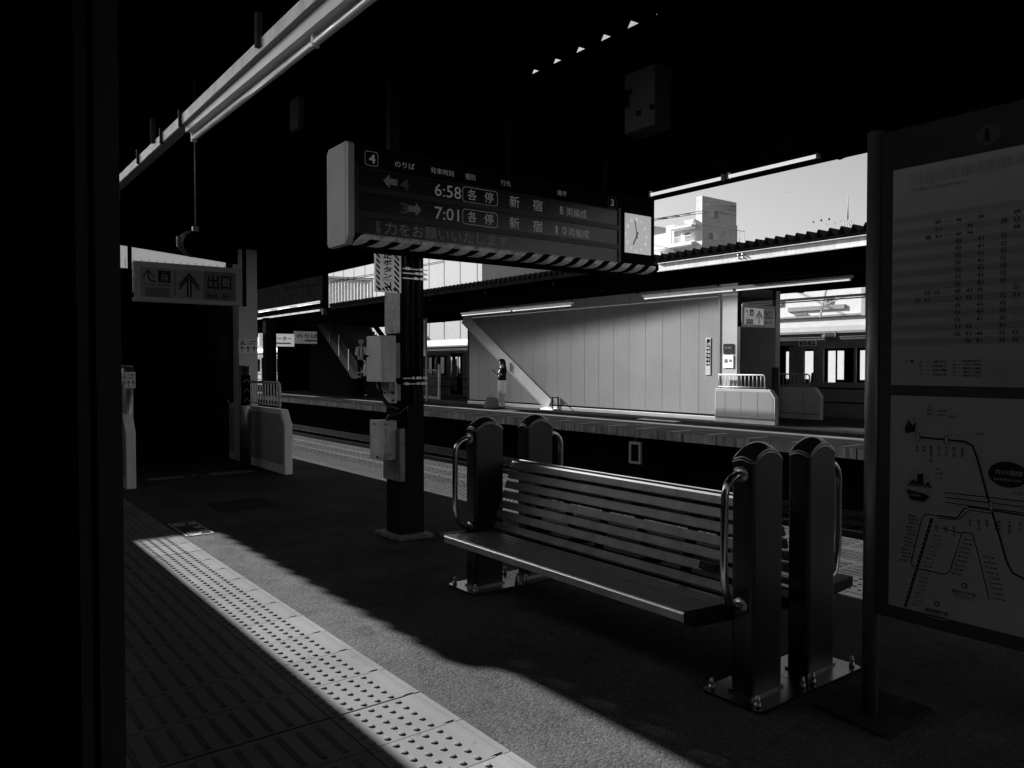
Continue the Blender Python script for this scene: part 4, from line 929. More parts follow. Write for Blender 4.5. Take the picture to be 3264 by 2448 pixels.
    MB().box(2.925-ox, 2.965-ox, 2.046-oy, 3.951-oy, 0.29, 0.333).build('beam', M_CLOTHB, t)
    return t
bA = make_bench('slatted metal bench with tall rounded end posts facing the sunlit strip')
bB = copy_tree(bA); bB['label'] = 'second bench behind the slatted one, only its posts and top rail showing'
bB.rotation_euler = (0, 0, math.pi); bB.location.x = 3.015
F = Face((2.8775, 2.335, 0.455), (0,-1,0), Vector((0.128,0,0.358)).normalized(), Vector((-0.358,0,0.128)).normalized())
ls = MB(); F.slab(ls, 0, 0.115, 0, 0.035, 0.0075, 0.0085); stk = ls.build('bench_sticker', M_BLK, None)
tag(stk, 'small black sticker with pale writing on the lower back slat of the bench', 'sticker')
a = MB(); F.text(a, 'このベンチシートは', 0.012, 0.024, 0.0075, 0.075, 0.01, d=0.0095); F.text(a, '使用済みパスネットカードを', 0.006, 0.0135, 0.008, 0.105, 0.01, d=0.0095); F.text(a, 'リサイクルしたものです', 0.006, 0.003, 0.008, 0.088, 0.01, d=0.0095)
a.build('lettering', M_PAPER, stk)

# ============================================================ INFORMATION BOARD (right)
ib = thing('information_board', 'tall framed information board with timetable and route map on round posts at the right', 'information board')
MB().prism([(2.86,1.44),(3.25,1.45),(3.25,1.765),(2.90,1.765)], 2, 0.001, 0.012).build('base_plate', mat('info_base', 0.03, 0.6, metal=0.0, var=0.3, scale=10), ib)
for y in (1.580, 0.19):
    MB().tube([(3.0, y, 0.012), (3.0, y, 2.315)], 0.030, 20).build('post', mat('info_post', 0.16, 0.4, metal=0.6, var=0.1), ib); 
MB().box(2.985, 3.045, 0.222, 1.549, 0.42, 2.302).build('frame', mat('info_frame', 0.03, 0.5), ib, bevel=0.004)
F = Face((2.985, 1.549, 0.0), (0,-1,0), (0,0,1), (-1,0,0))   # u = 1.549-y
a = MB(); F.slab(a, 0.05, 1.28, 1.325, 2.147, 0.0, 0.004); tt_ = a.build('timetable_panel', M_PAPER, ib)
a = MB(); F.slab(a, 0.05, 1.28, 0.472, 1.285, 0.0, 0.004); mp_ = a.build('map_panel', M_PAPER, ib)
a = MB()
for r_ in range(0, 19, 2): F.rect(a, 0.052, 1.278, 1.938-r_*0.0257, 1.938-r_*0.0257+0.0257, 0.0045) if r_ < 19 else None
a.build('row_band', M_PAPER2, tt_)
a = MB(); b = MB(); a2 = MB()
F.text(a2, '当駅発車標準時刻表', 0.115, 2.075, 0.046, 0.53, 0.0, d=0.006); F.text(a2, 'Train Departures', 0.118, 2.047, 0.022, 0.20, 0.01, d=0.006)
a2.build('heading', M_PAPER2, tt_)
rows = [(2, '57 (55) 46 (43) 36 33 (29) 24'), (1, '(55) 51 49 (43) 40 (35) 31 28 22'), (1, '55 51 (42) 40 34 (33) 29 (23) 20')]+[(3, '55 52 (43) 41 35 32 (23)')]*7+[(1, '55 52 (45) 42 41 35 32 (25) 22'), (0, '55 52 (45) 42 41 35 32 (25) 22 21')]+[(3, '55 52 (43) 41 35 32 (23)')]*3+[(3, '55 51 44 (43) 35 31 (23)'), (4, '56 51 44 39 32 27'), (5, '56 51 44 39 32')]
for r_, (c0, s_) in enumerate(rows):
    z = 1.919-r_*0.0257
    for k, wd in enumerate(s_.split()):
        u = 1.549-(1.26+(850-[605,665,727,790,850,915,977,1040,1105,1175,1245][min(c0+k, 10)])/63*0.0362)
        par = wd.startswith('('); tgt = b if (par or (k+c0) in (3, 7)) else a
        F.text(tgt, wd, u-(0.014 if par else 0.010), z, 0.0125 if not par else 0.0135, 0.028 if par else 0.0205, 0.02 if tgt is a else 0, d=0.006)
        if tgt is a: F.disc(a, u, z+0.0175, 0.0018, d=0.006, n=6)
    for k in range(6):
        F.text(b if k % 2 else a, str(20-3*k+r_ % 2).zfill(2), 0.56+k*0.05, z, 0.0125, 0.0205, 0.01, d=0.006)
F.text(a, '備考', 0.105, 1.408, 0.014, 0.032, 0.02, d=0.006)
for i, (s1, s2_) in enumerate((('急', '急行'), ('区', '区間急行'), ('快', '快速'), ('各', '各駅停車'))):
    z = 1.410-i*0.016; F.text(a, s1, 0.158, z, 0.009, 0.010, 0.01, d=0.006); F.rect(a, 0.178, 0.192, z+0.004, z+0.005, 0.006); F.text(a, s2_, 0.205, z, 0.009, 0.05, 0.01, d=0.006)
for i, (s1, s2_) in enumerate((('シン', '新線新宿'), ('島', '大島'), ('橋', '橋本'), ('本', '本八幡'), ('無印', '新宿'))):
    z = 1.412-i*0.013; F.text(a, s1, 0.275, z, 0.008, 0.012, 0.01, d=0.006); F.rect(a, 0.291, 0.301, z+0.004, z+0.005, 0.006); F.text(a, s2_, 0.308, z, 0.008, 0.065, 0.01, d=0.006)
for i in range(8): F.text(b, '新線新宿 10両', 0.40, 1.412-i*0.0105, 0.007, 0.09, 0, d=0.006)
a.build('lettering', M_BLK, tt_); b.build('faint_lettering', M_GREY, tt_)
ihd = MB(); F.disc(ihd, 0.381, 2.207, 0.040, 0.036, 0.003); ihd.build('info_disc', mat('info_pale', 0.05, 0.5), ib)
ihd = MB(); F.text(ihd, 'i', 0.3695, 2.187, 0.042, 0.017, 0.05, d=0.005); F.rect(ihd, 0.364, 0.392, 2.183, 2.187, 0.005); ihd.build('info_letter', M_BLK, ib)
ihd = MB(); F.text(ihd, 'ご案内', 0.455, 2.185, 0.05, 0.20, 0.02, d=0.003); ihd.build('heading', mat('info_pale2', 0.04, 0.5), ib)
# route map; helper from zoom coordinates to board coordinates
a = MB(); b = MB(); wht = MB()
def mu(x, y):
    # perspective-free board coordinates: u grows to the right, measured over the panel
    u = 0.05+0.47*(x/870.0)**1.12; v = 1.285-0.83*(y-22)/(1380+0.20*x) ; return u, v
def ML(pts, wd, tgt, d=0.006): F.line(tgt, [mu(*p) for p in pts], wd*0.7, d)
ML([(215,285),(530,305),(575,330),(600,400),(660,640),(730,900),(770,1060),(800,1130),(860,1165),(1300,1180)], 0.010, a); ML([(215,298),(530,318),(560,340)], 0.003, b, 0.007)
for i, yv in enumerate((640, 655, 670, 685, 702, 716)): ML([(415, yv), (660, yv+16+2*i), (1400, yv+75+4*i)], 0.0045, a if i % 2 == 0 else b)
ML([(350,770),(370,745),(500,760),(520,700),(545,685),(640,700)], 0.006, b); ML([(360,790),(490,800),(530,740),(560,725),(900,765)], 0.007, a); ML([(370,805),(500,812),(560,745),(700,760)], 0.004, a)
ML([(330,815),(150,1385)], 0.015, a); ML([(350,790),(290,783),(265,810),(190,1090),(200,1125),(240,1140),(420,1170),(450,1150),(520,900),(400,870)], 0.0045, a)
ML([(520,890),(580,895),(610,1000),(680,1310)], 0.0045, a); ML([(230,270),(270,165),(290,158),(495,165)], 0.002, b); ML([(420,285),(435,262),(645,272)], 0.002, b); ML([(425,640),(432,600),(405,570),(350,565)], 0.002, b)
for x, y in ((230,285),(420,298),(685,710)): u, v = mu(x, y); F.ring(a, u-0.007, u+0.007, v-0.016, v+0.016, 0.002, 0.008, ch=0.004); F.rect(wht, u-0.006, u+0.006, v-0.014, v+0.014, 0.0075)
def blk_text(s_, x, y, hgt, wdt, vert=False, tgt=None, d=0.008):
    u, v = mu(x, y); tgt = tgt or a
    if vert:
        for i, c in enumerate(s_): F.text(tgt, c, u, v-(i+1)*hgt*1.1, hgt, wdt, 0.01, d=d)
    else: F.text(tgt, s_, u, v, hgt, wdt, 0.01, d=d)
for s_, x in (('渋谷', 215), ('神泉', 265), ('駒場東大前', 312), ('池ノ上', 362), ('下北沢', 410), ('新代田', 458), ('東松原', 508)): blk_text(s_, x, 340, 0.011, 0.011, True); F.disc(a, *mu(x+8, 325), 0.007)
for s_, x in (('初台', 560), ('幡ヶ谷', 610), ('笹塚', 655), ('代田橋', 705), ('明大前', 720), ('下高井戸', 775), ('桜上水', 830), ('上北沢', 885)): blk_text(s_, x, 800, 0.011, 0.010, True)
for s_, x in (('新宿', 355), ('初台', 415), ('幡ヶ谷', 465)): blk_text(s_, x, 850, 0.011, 0.010, True)
rn = random.Random(5)
for i in range(13): x = 235-i*5.5; y = 800+i*24; blk_text('駅前本町'[:2+i % 3], x-70+i % 3*10, y, 0.007, 0.030+0.006*(i % 3), tgt=a)
for i in range(19): x = 345-i*8; y = 925+i*25; blk_text('新宿三丁目東'[i % 3:i % 3+3], x, y, 0.007, 0.030, tgt=a); F.disc(wht, *mu(322-i*9.3, 845+i*29), 0.0025, d=0.0075, n=8)
for i in range(9): blk_text('春日町駅前'[i % 2:i % 2+3], 535-i*9, 940+i*28, 0.007, 0.034, tgt=a); blk_text('落合南長崎'[i % 2:i % 2+3], 640+i*8, 1045+i*33, 0.007, 0.040, tgt=a); F.disc(wht, *mu(512-i*9, 935+i*26), 0.0022, d=0.0075, n=8)
for x, y, s_, w2 in ((290,90,'JR線',0.016),(290,112,'東横線',0.020),(290,140,'銀座線',0.020),(358,118,'田園都市線',0.036),(358,146,'半蔵門線',0.028),(435,152,'副都心線',0.028),(590,258,'小田急線',0.028),(352,495,'JR線',0.016),(352,522,'小田急線',0.026),(352,550,'丸ノ内線',0.026),(795,625,'世田谷線',0.03)): blk_text(s_, x, y, 0.0075, w2)
u, v = mu(770, 505); F.disc(a, u, v, 0.062, 0.045, 0.007); 
blk_text('井の頭線', 705, 505, 0.018, 0.085, tgt=wht, d=0.009); blk_text('Inokashira Line', 700, 540, 0.009, 0.085, tgt=wht, d=0.009)
for x, y, s_, e_ in ((540,1255,'都営大江戸線','Toei Oedo Line'),(372,1385,'都営新宿線','Toei Shinjuku Line')):
    u, v = mu(x, y); F.ring(b, u-0.055, u+0.055, v-0.042, v+0.036, 0.0025, 0.007, ch=0.025); blk_text(s_, x-75, y+28, 0.014, 0.080); blk_text(e_, x-60, y+48, 0.006, 0.06); F.disc(a, *mu(x, y-20), 0.010, d=0.007); F.disc(wht, *mu(x, y-20), 0.006, d=0.008)
u, v = mu(170, 220); F.disc(b, u, v, 0.030, 0.036, 0.006); F.poly(a, [(u-0.02, v-0.01), (u-0.005, v+0.026), (u+0.01, v+0.005), (u+0.022, v+0.02), (u+0.02, v-0.018), (u-0.015, v-0.026)], 0.007); F.disc(wht, u+0.008, v+0.018, 0.006, d=0.008)
u, v = mu(238, 612); F.disc(b, u, v, 0.052, 0.066, 0.006); F.poly(a, [(u-0.045, v+0.002), (u-0.02, v+0.03), (u-0.008, v+0.02), (u-0.004, v+0.05), (u+0.015, v+0.054), (u+0.02, v+0.01), (u+0.034, v+0.026), (u+0.048, v+0.004)], 0.007); F.poly(a, [(u-0.046, v-0.012), (u+0.02, v-0.02), (u+0.042, v-0.03), (u+0.02, v-0.052), (u-0.03, v-0.05)], 0.007)
F.line(wht, [(u-0.05, v-0.002), (u+0.05, v-0.008)], 0.003, 0.008); F.text(wht, '京王プラザホテル', u-0.036, v+0.004, 0.008, 0.075, 0.01, d=0.009); F.text(wht, '京王百貨店', u-0.034, v-0.034, 0.008, 0.04, 0.01, d=0.009)
blk_text('路線', 872, 245, 0.055, 0.11); blk_text('Route', 872, 315, 0.022, 0.07)
a.build('route_lines', M_BLK, mp_); b.build('faint_lines', M_GREY, mp_); wht.build('pale_marks', M_PAPER, mp_)

# ============================================================ NEAR TRAIN (camera stands in its doorway)
nt2 = thing('boarding_train', 'dark train body whose door edge fills the left side of the view', 'train')
XS = 0.22
def door_y(k): return -0.07+k*4.8
holes = []
wins = []
for k in range(-2, 7):
    y = door_y(k); 
    if k == 0: holes.append((y, y+1.298, -0.05, 2.06))
    wins.append((y+2.0, y+4.1, 0.85, 1.72))
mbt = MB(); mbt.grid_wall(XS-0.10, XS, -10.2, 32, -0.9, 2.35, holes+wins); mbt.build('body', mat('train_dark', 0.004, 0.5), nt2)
prof = [(0.22,2.352),(0.205,2.50),(0.12,2.65),(-0.15,2.85),(-1.2,2.97),(-2.25,2.85),(-2.52,2.65),(-2.60,2.5),(-2.62,2.352)]
rf = MB(); rf.prism(prof, 1, -10.2, 32); rf.build('roof', M_BEAM2, nt2)
MB().box(-2.62, -2.52, -10.2, 32, -0.9, 2.351).build('far_side', M_CLOTHB, nt2); MB().box(-2.519, XS-0.101, -10.2, 32, -0.2, -0.02).build('floor', M_CLOTHB, nt2)
MB().box(-2.519, XS-0.101, -10.2, 32, 2.12, 2.14).build('ceiling', M_CLOTHB, nt2)
for y0, y1 in ((-10.2,-10.1),(31.9,32)): MB().box(-2.519, XS-0.101, y0, y1, -0.019, 2.09).build('end_wall', M_CLOTHB, nt2)
g_ = MB()
for h_ in wins: g_.box(XS-0.06, XS-0.05, h_[0], h_[1], h_[2], h_[3])
g_.build('window_pane', M_GLASSD, nt2)
MB().box(XS-0.098, XS+0.001, 1.205, 1.2275, -0.04, 2.059).build('door_frame', mat('door_frame', 0.005, 0.5), nt2)
MB().box(XS-0.028, XS+0.0035, 1.190, 1.2045, -0.04, 2.059).box(XS-0.05, XS-0.035, 1.197, 1.2045, -0.04, 2.059).build('door_seal', mat('door_edge', 0.05, 0.4), nt2)

# ============================================================ FAR TRAIN 8582
ft = thing('far_train', 'stainless commuter train numbered 8582 standing beyond the opposite platform', 'train')
FX = 20.2; TH = []
def add_holes(y):   # one bay of 4.82 m: window pair + door
    TH.append((y, y+1.30, -0.05, 1.90))
yb = 12.62+0.35
DOORS = []; WIN = []
for k in range(-1, 12):
    d0 = 12.98+k*4.30; DOORS.append((d0, d0+1.26)); WIN.append((d0-2.75, d0-0.90)); 
hol = []
for d0, d1 in DOORS: hol += [(d0, d1, 0.0, 1.98), (d0-0.60, d0-0.30, 0.93, 1.88)]
for w0, w1 in WIN: hol += [(w0, (w0+w1)/2-0.03, 0.93, 1.88), ((w0+w1)/2+0.03, w1, 0.93, 1.88)]
a = MB(); a.grid_wall(FX, FX+0.06, 6, 66, -0.75, 2.36, hol); a.build('body', M_TRAIN, ft)
mtf = mat('train_frame', 0.26, 0.35, metal=0.6)
def wframe(a_, b_, z0, z1):
    m_ = MB().box(FX-0.012, FX-0.001, a_-0.04, b_+0.04, z1+0.002, z1+0.03).box(FX-0.012, FX-0.001, a_-0.04, b_+0.04, z0-0.03, z0-0.002).box(FX-0.012, FX-0.001, b_+0.001, b_+0.035, z0, z1).box(FX-0.012, FX-0.001, a_-0.035, a_-0.001, z0, z1); m_.build('window_frame', mtf, ft)
for w0, w1 in WIN: wframe(w0, w1, 0.93, 1.88)
for d0, d1 in DOORS:
    wframe(d0-0.60, d0-0.30, 0.93, 1.88)
    MB().box(FX+0.02, FX+0.04, d0+0.001, d0+0.20, 0.001, 1.95).build('door_leaf', M_TRAIN, ft)
    MB().box(FX-0.014, FX-0.001, d0-0.05, d1+0.05, 1.985, 2.03).box(FX-0.014, FX-0.001, d0-0.05, d0-0.002, 0.0, 1.98).build('door_frame', mtf, ft)
# window in the outer skin: narrow bright lights seen through the far side
a = MB(); far = []
for k in range(-1, 12):
    d0 = 13.0+k*4.30
    far += [(d0-1.45, d0-1.02, 0.96, 1.86), (d0+1.55, d0+2.0, 0.96, 1.86), (d0+0.75, d0+1.12, 0.6, 1.86), (d0+2.45, d0+2.60, 0.96, 1.86), (d0+0.22, d0+0.50, 0.85, 1.86), (d0-0.06, d0+0.19, 0.96, 1.86), (d0-0.78, d0-0.55, 0.96, 1.86), (d0+1.05, d0+1.40, 0.96, 1.86)]
a.grid_wall(FX+2.6, FX+2.66, 6, 66, -0.75, 2.36, far); a.build('far_side', M_BLACK, ft)
MB().prism([(FX-0.001,2.362),(FX+0.03,2.50),(FX+0.14,2.60),(FX+0.5,2.68),(FX+2.2,2.68),(FX+2.66,2.45),(FX+2.66,2.362)], 1, 6, 66).build('roof', M_TROOF, ft)
MB().box(FX+0.061, FX+2.599, 6, 66, -0.1, 0.0).build('floor', M_BLACK, ft); MB().box(FX+0.061, FX+2.599, 6, 66, 2.2, 2.35).build('ceiling', M_BLACK, ft)
MB().box(FX-0.015, FX-0.001, 6, 66, 2.30, 2.325).box(FX-0.015, FX-0.001, 6, 11.6, 2.19, 2.205).box(FX-0.015, FX-0.001, 12.15, 66, 2.19, 2.205).build('gutter', M_TRAIN, ft)
MB().box(FX-0.004, FX-0.001, 6, 11.6, 2.21, 2.295).box(FX-0.004, FX-0.001, 12.15, 66, 2.21, 2.295).build('roof_slot', M_GROOVE, ft)
MB().box(FX-0.02, FX-0.001, 6, 66, 0.74, 0.79).box(FX-0.006, FX-0.001, 6, 66, 0.35, 0.40).build('waist_trim', M_TRAIN_D, ft)
a = MB().box(FX-0.03, FX-0.001, 11.70, 12.06, 2.15, 2.335); a.build('vent', M_TRAIN, ft); a = MB()
for i in range(6): a.box(FX-0.034, FX-0.0305, 11.74, 12.02, 2.175+i*0.024, 2.185+i*0.024)
a.build('vent_slat', M_TRAIN_D, ft)
F = Face((FX, 12.85, 1.955), (0,-1,0), (0,0,1), (-1,0,0)); a = MB(); F.slab(a, 0, 0.57, 0, 0.165, 0.0015, 0.006); a.build('number_plate', mat('plate_pale', 0.8, 0.5), ft)
a = MB(); F.text(a, '8582', 0.03, 0.022, 0.125, 0.50, 0.03, d=0.008); a.build('number', M_BLK, ft)
# advert stickers on the far panes, seat partitions and passengers' heads
a = MB()
for y, z in ((11.53,1.50),(11.60,1.2),(14.6,1.42),(18.9,1.35),(33.2,1.5)): a.box(FX+2.585, FX+2.598, y-0.1, y+0.1, z-0.08, z+0.1)
a.build('sticker', M_BLACK, ft)
# clouded glass partition beside the far door
a = MB(); a.prism([(31.0,0.2),(31.0,1.75),(31.25,1.55),(31.5,0.9),(31.45,0.4),(31.2,0.2)], 0, FX+0.1, FX+0.13); a.build('partition', mat('partition', 0.12, 0.5), ft)

# ============================================================ FAR STAIRCASE on the opposite platform
fs_ = thing('far_staircase', 'dark staircase with glass balustrade rising from the opposite platform beyond the pillar', 'staircase')
def yz(y): return (y-32.4)*0.66
a = MB(); a.prism([(32.2,0.0),(32.6,0.55),(38.0,yz(38.0)+0.45),(38.0,3.6),(38.4,3.6),(38.4,0.0)], 0, 16.1, 16.14); a.build('side_wall', mat('stair_side', 0.012, 0.6), fs_)
MB().bar((16.05,32.2,0.30),(16.05,37.6,3.86),0.06,0.42).build('stringer', mat('stringer', 0.25, 0.5, spec=0.1), fs_)
MB().bar((16.04,32.3,1.16),(16.04,36.4,3.86),0.05,0.06).build('handrail', M_DARKM, fs_)
MB().bar((16.04,32.3,0.85),(16.04,36.8,3.82),0.01,0.62).build('glass', mat('stair_glass', 0.12, 0.3, spec=0.1), fs_)
for i in range(4): y = 32.6+i*1.05; MB().box(15.99, 16.03, y-0.03, y+0.03, yz(y)+0.35, yz(y)+1.35).build('post', M_STEELD, fs_)
a = MB()
for k in range(20): a.box(16.15, 19.2, 32.6+k*0.27, 32.9+k*0.27, 0.0, 0.178*(k+1))
a.build('steps', M_DARKM, fs_)
MB().bar((19.2,32.3,0.3),(19.2,37.8,3.9),0.06,0.3).build('stringer', M_BLACK, fs_)
MB().box(16.4, 16.45, 35.6, 36.3, 0.6, 1.5).build('panel', M_BEAM2, fs_)
MB().box(15.9, 19.8, 42.3, 42.5, 0, 3.6).build('back_wall', M_BLACK, fs_)
a = MB().box(16.14, 16.2, 27.0, 27.5, 0.0, 1.15)
# railing, ad board
rl_ = thing('platform_railing', 'grey barred railing on the opposite platform right of the pillar', 'railing')
a = MB(); 
for i in range(11): y = 27.35+i*0.16; a.box(16.99, 17.01, y, y+0.02, 0.12, 1.18)
a.box(16.98, 17.02, 27.3, 29.0, 1.18, 1.23).box(16.98, 17.02, 27.3, 29.0, 0.08, 0.12); a.build('bars', M_COL, rl_); MB().box(16.96, 17.04, 27.22, 27.29, 0, 1.45).build('post', M_WHITE2, rl_); MB().box(16.97, 17.03, 27.3, 29.0, 0.0, 0.079).build('base', M_COL, rl_)
ab = MB().box(16.0, 16.06, 26.75, 27.05, 1.78, 3.25); abo = ab.build('advert_sign', M_WHITE2); tag(abo, 'tall pale hanging panel seen just right of the black pillar', 'sign'); MB().box(16.0, 16.05, 26.62, 26.66, 0, 3.3).build('support', M_COL, abo)
# elevator signs far left
def small_sign(x, y, z, w_, h_, txt, label, mt, mi=M_BLK):
    t = thing('hanging_sign', label, 'sign'); MB().box(x, x+w_, y, y+0.08, z, z+h_).build('panel', mt, t); F = Face((x, y, z), (1,0,0), (0,0,1), (0,-1,0)); a = MB()
    F.text(a, txt, 0.08*w_, 0.45*h_, 0.35*h_, 0.84*w_, 0.02, d=0.01); F.rect(a, 0.4*w_, 0.9*w_, 0.2*h_, 0.3*h_, 0.01); a.build('lettering', mi, t); MB().box(x+w_*0.5-0.02, x+w_*0.5+0.02, y+0.02, y+0.06, z+h_, 3.5).build('hanger', M_BLACK, t); return t
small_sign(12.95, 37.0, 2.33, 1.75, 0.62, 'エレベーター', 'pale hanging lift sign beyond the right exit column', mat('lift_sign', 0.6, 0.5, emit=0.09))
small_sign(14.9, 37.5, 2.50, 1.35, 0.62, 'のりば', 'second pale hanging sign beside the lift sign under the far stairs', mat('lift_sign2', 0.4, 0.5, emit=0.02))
fc = thing('far_shed_column', 'dark column between the right exit column and the far staircase', 'column'); MB().box(12.7, 13.2, 35.4, 35.8, 0, 3.6).build('column', M_BEAM, fc)
# ============================================================ BACKGROUND
hb_ = thing('pale_hall', 'large pale building with vertical siding joints rising above the opposite canopy', 'building')
MB().box(26, 40, 37, 80, -1.2, 15).build('wall', M_HALL, hb_); a = MB()
for k in range(24): a.box(25.985, 25.999, 37.5+k*1.8, 37.54+k*1.8, -1, 15)
a.build('joint', mat('hall_joint', 0.22, 0.7), hb_)
a = MB().box(25.9, 25.999, 47, 47.7, 6, 15).box(25.9, 25.999, 44.6, 44.9, 6, 15); a.build('downpipe', mat('hall_grey', 0.3, 0.6), hb_)
cs = thing('corrugated_shed', 'ribbed pale stair shed roof structure above the far end of the opposite canopy', 'shed')
a = MB(); n = 33
vs = []
for i in range(n+1):
    y = 43.0+i*0.23; off = 0.045 if i % 2 else -0.045; zt = 6.62+(y-43.0)*0.112; vs += [(22+off, y, 4.2), (22+off, y, zt)]
a.add(vs, [(2*i, 2*i+2, 2*i+3, 2*i+1) for i in range(n)]); a.build('wall', mat('shed_siding', 0.62, 0.9, spec=0.1), cs)
MB().bar((21.93,42.8,6.66),(21.93,50.7,7.54),0.2,0.09).build('roof_edge', M_DARKM, cs); MB().box(21.9, 22.02, 50.55, 50.68, 3.6, 7.45).box(21.9, 22.02, 42.85, 43.0, 4.2, 6.6).build('corner', M_HALL, cs)
MB().box(21.9, 24.5, 50.69, 50.75, 3.6, 7.45).build('end_wall', M_BEAM2, cs)
mw = thing('trackside_wall', 'sunlit pale wall behind the far train with dark windows and ledges', 'wall')
MB().box(30, 30.4, 4, 37, -1.2, 4.75).build('wall', mat('trackside', 0.5, 0.8, var=0.06), mw)
a = MB(); MB().box(29.9, 30, 4, 37, 3.42, 3.50).box(29.95, 30, 17.0, 19.6, 3.72, 3.9).build('ledge', mat('ledge', 0.18, 0.7), mw)
a.box(29.96, 30, 18.7, 19.3, 3.55, 3.62).box(29.96, 30, 17.75, 17.86, 3.95, 4.25).box(29.96, 30, 17.6, 17.68, 3.95, 4.25).box(29.96, 30, 16.0, 16.1, 3.6, 4.3).box(29.96, 30, 19.9, 20.4, 4.0, 4.25)
a.build('window', M_GREY, mw)
pg = thing('signal_mast', 'slanting mast and pipe against the pale wall behind the far train', 'mast')
MB().bar((28.5,17.2,3.3),(28.5,16.9,4.6),0.06,0.06).bar((28.5,17.2,3.75),(28.5,15.9,4.15),0.05,0.05).box(28.4,28.6,15.3,15.45,3.3,4.7).build('mast', mat('mastg', 0.25, 0.6), pg)
# apartment block on the skyline
ap = thing('apartment_building', 'pale tiled apartment block with balconies above the sawtooth canopy', 'building')
ax, ay = 82.77, 67.09
def ap_box(mb, u0, u1, v0, v1, z0, z1): mb.box(ax+u0, ax+u1, ay+v0, ay+v1, z0, z1)
a = MB(); ap_box(a, 0, 7.35, 0, 1.0, -1, 23.9); ap_box(a, 0.8, 7.35, 1.01, 5.2, -1, 20.6); ap_box(a, 0.5, 6, 5.21, 6.7, -1, 20.9); ap_box(a, 0.9, 6, 6.71, 9.5, -1, 20.0); a.build('wall', M_APT, ap)
a = MB(); ap_box(a, -0.9, 0.79, 1.01, 8.6, 17.55, 17.95); ap_box(a, -0.9, 0.79, 1.01, 5.1, 19.95, 20.2); ap_box(a, -0.5, 7.36, 1.01, 2.6, 20.61, 20.9); ap_box(a, -0.04, 7.4, -0.05, -0.002, 20.15, 20.27); ap_box(a, -0.05, 0.12, -0.055, -0.002, -1, 23.9); ap_box(a, 6.3, 6.42, -0.055, -0.002, -1, 23.9); ap_box(a, -0.9, 0.79, 1.01, 8.6, 15.9, 16.5); ap_box(a, -0.88, -0.74, 4.5, 4.65, 17.96, 19.94)
a.build('balcony_slab', M_APTW, ap)
a = MB(); ap_box(a, -0.88, -0.80, 1.05, 8.5, 18.72, 18.82)
for i in range(46): ap_box(a, -0.86, -0.82, 1.1+i*0.162, 1.14+i*0.162, 17.96, 18.71)
a.build('balcony_railing', M_APTW, ap)
a = MB(); ap_box(a, 1.45, 3.35, -0.06, -0.004, 21.2, 22.3); ap_box(a, 1.4, 3.25, -0.06, -0.004, 18.25, 19.25); ap_box(a, 0.74, 0.79, 1.8, 4.2, 17.96, 19.6); fr_ = a.build('window', M_APTW, ap)
a = MB(); ap_box(a, 2.45, 3.28, -0.08, -0.061, 21.28, 22.22); ap_box(a, 1.46, 2.25, -0.08, -0.061, 18.32, 19.2); ap_box(a, 0.70, 0.739, 2.6, 3.5, 18.0, 19.5); a.build('glass', M_APTG, fr_)
a = MB()
for u, z in ((4.4, 19.6), (4.0, 19.1), (3.8, 22.15)): ap_box(a, u, u+0.25, -0.2, -0.004, z, z+0.22)
a.build('vent', M_APTW, ap)
a = MB(); ap_box(a, 7.4, 7.7, 0.1, 0.5, 16, 20.8)
for u in (8.1, 9.2): ap_box(a, u, u+0.06, 0, 0.06, 12, 20.1)
ap_box(a, 7.4, 9.26, 0, 0.08, 20.1, 20.16); a.build('outdoor_ladder', mat('ladderg', 0.4, 0.6), ap)
hs = thing('hazy_house', 'pale gabled house left of the apartment block on the skyline', 'building')
a = MB().box(84, 92, 78.0, 90, -1, 20.3); a.build('wall', M_APT, hs); MB().prism([(77.6,20.31),(90.4,20.31),(87,22.4),(80.5,22.4)], 0, 83.8, 92.2).build('roof', mat('roof_grey', 0.5, 0.8), hs)
wr = thing('overhead_wires', 'two black overhead wires crossing the sky before the apartment block', 'wires')
a = MB()
for dz, dz2 in ((0, 0), (-0.07, -0.17)): a.tube([(30.2+(90.0-30.2)*k/12-1.2*0, 27.5+(67.05-27.5)*k/12, 8.94+dz*1.0+(23.55+dz2*2-8.94)*k/12-0.0*k) for k in range(-2, 13)], 0.02, 5, rs=[0.014+0.0022*(k+2) for k in range(-2, 13)])
a.build('wire', M_GREY, wr); a = MB()
for k in (0.4, 1.2, 2.2): a.bar((30.2+4.983*k-0.2, 27.5+3.296*k+0.15, 8.90+1.2175*k), (30.2+4.983*k+0.4, 27.5+3.296*k-0.1, 8.96+1.2175*k), 0.04, 0.05)
a.build('spacer', M_GREY, wr)
w2 = MB()
for p0, p1 in (((80.67,64.91,22.1),(83.9,62.45,21.79)), ((82.31,63.65,21.67),(83.89,62.44,21.29)), ((80.78,64.81,21.37),(83.88,62.43,20.68)), ((75.47,68.72,16.85),(78.63,66.29,16.08))): w2.tube([p0, p1], 0.035, 4)
tag(w2.build('cable', M_GREY), 'thin cables slanting down across the apartment block wall', 'cables')
w3 = MB()
for dz in (0, -0.045): w3.tube([(9.4, 24.4, 3.90+dz), (10.39, 23.6, 4.06+dz), (11.8, 22.53, 4.38+dz), (13.47, 21.28, 4.77+dz)], 0.010, 5)
tag(w3.build('cable', M_BLK), 'pair of thin black cables crossing before the ribbed shed and pale hall', 'cables')
tw = thing('radio_tower', 'thin distant radio tower on the skyline at the right end of the sky gap', 'tower', loc=(0,0,0))
bx0, by0 = 420.0, 237.0; a = MB()
for s_ in ((-1,-1),(1,-1),(1,1),(-1,1)): a.tube([(bx0+s_[0]*7, by0+s_[1]*7, -1), (bx0+s_[0]*1.2, by0+s_[1]*1.2, 84)], 0.22, 4)
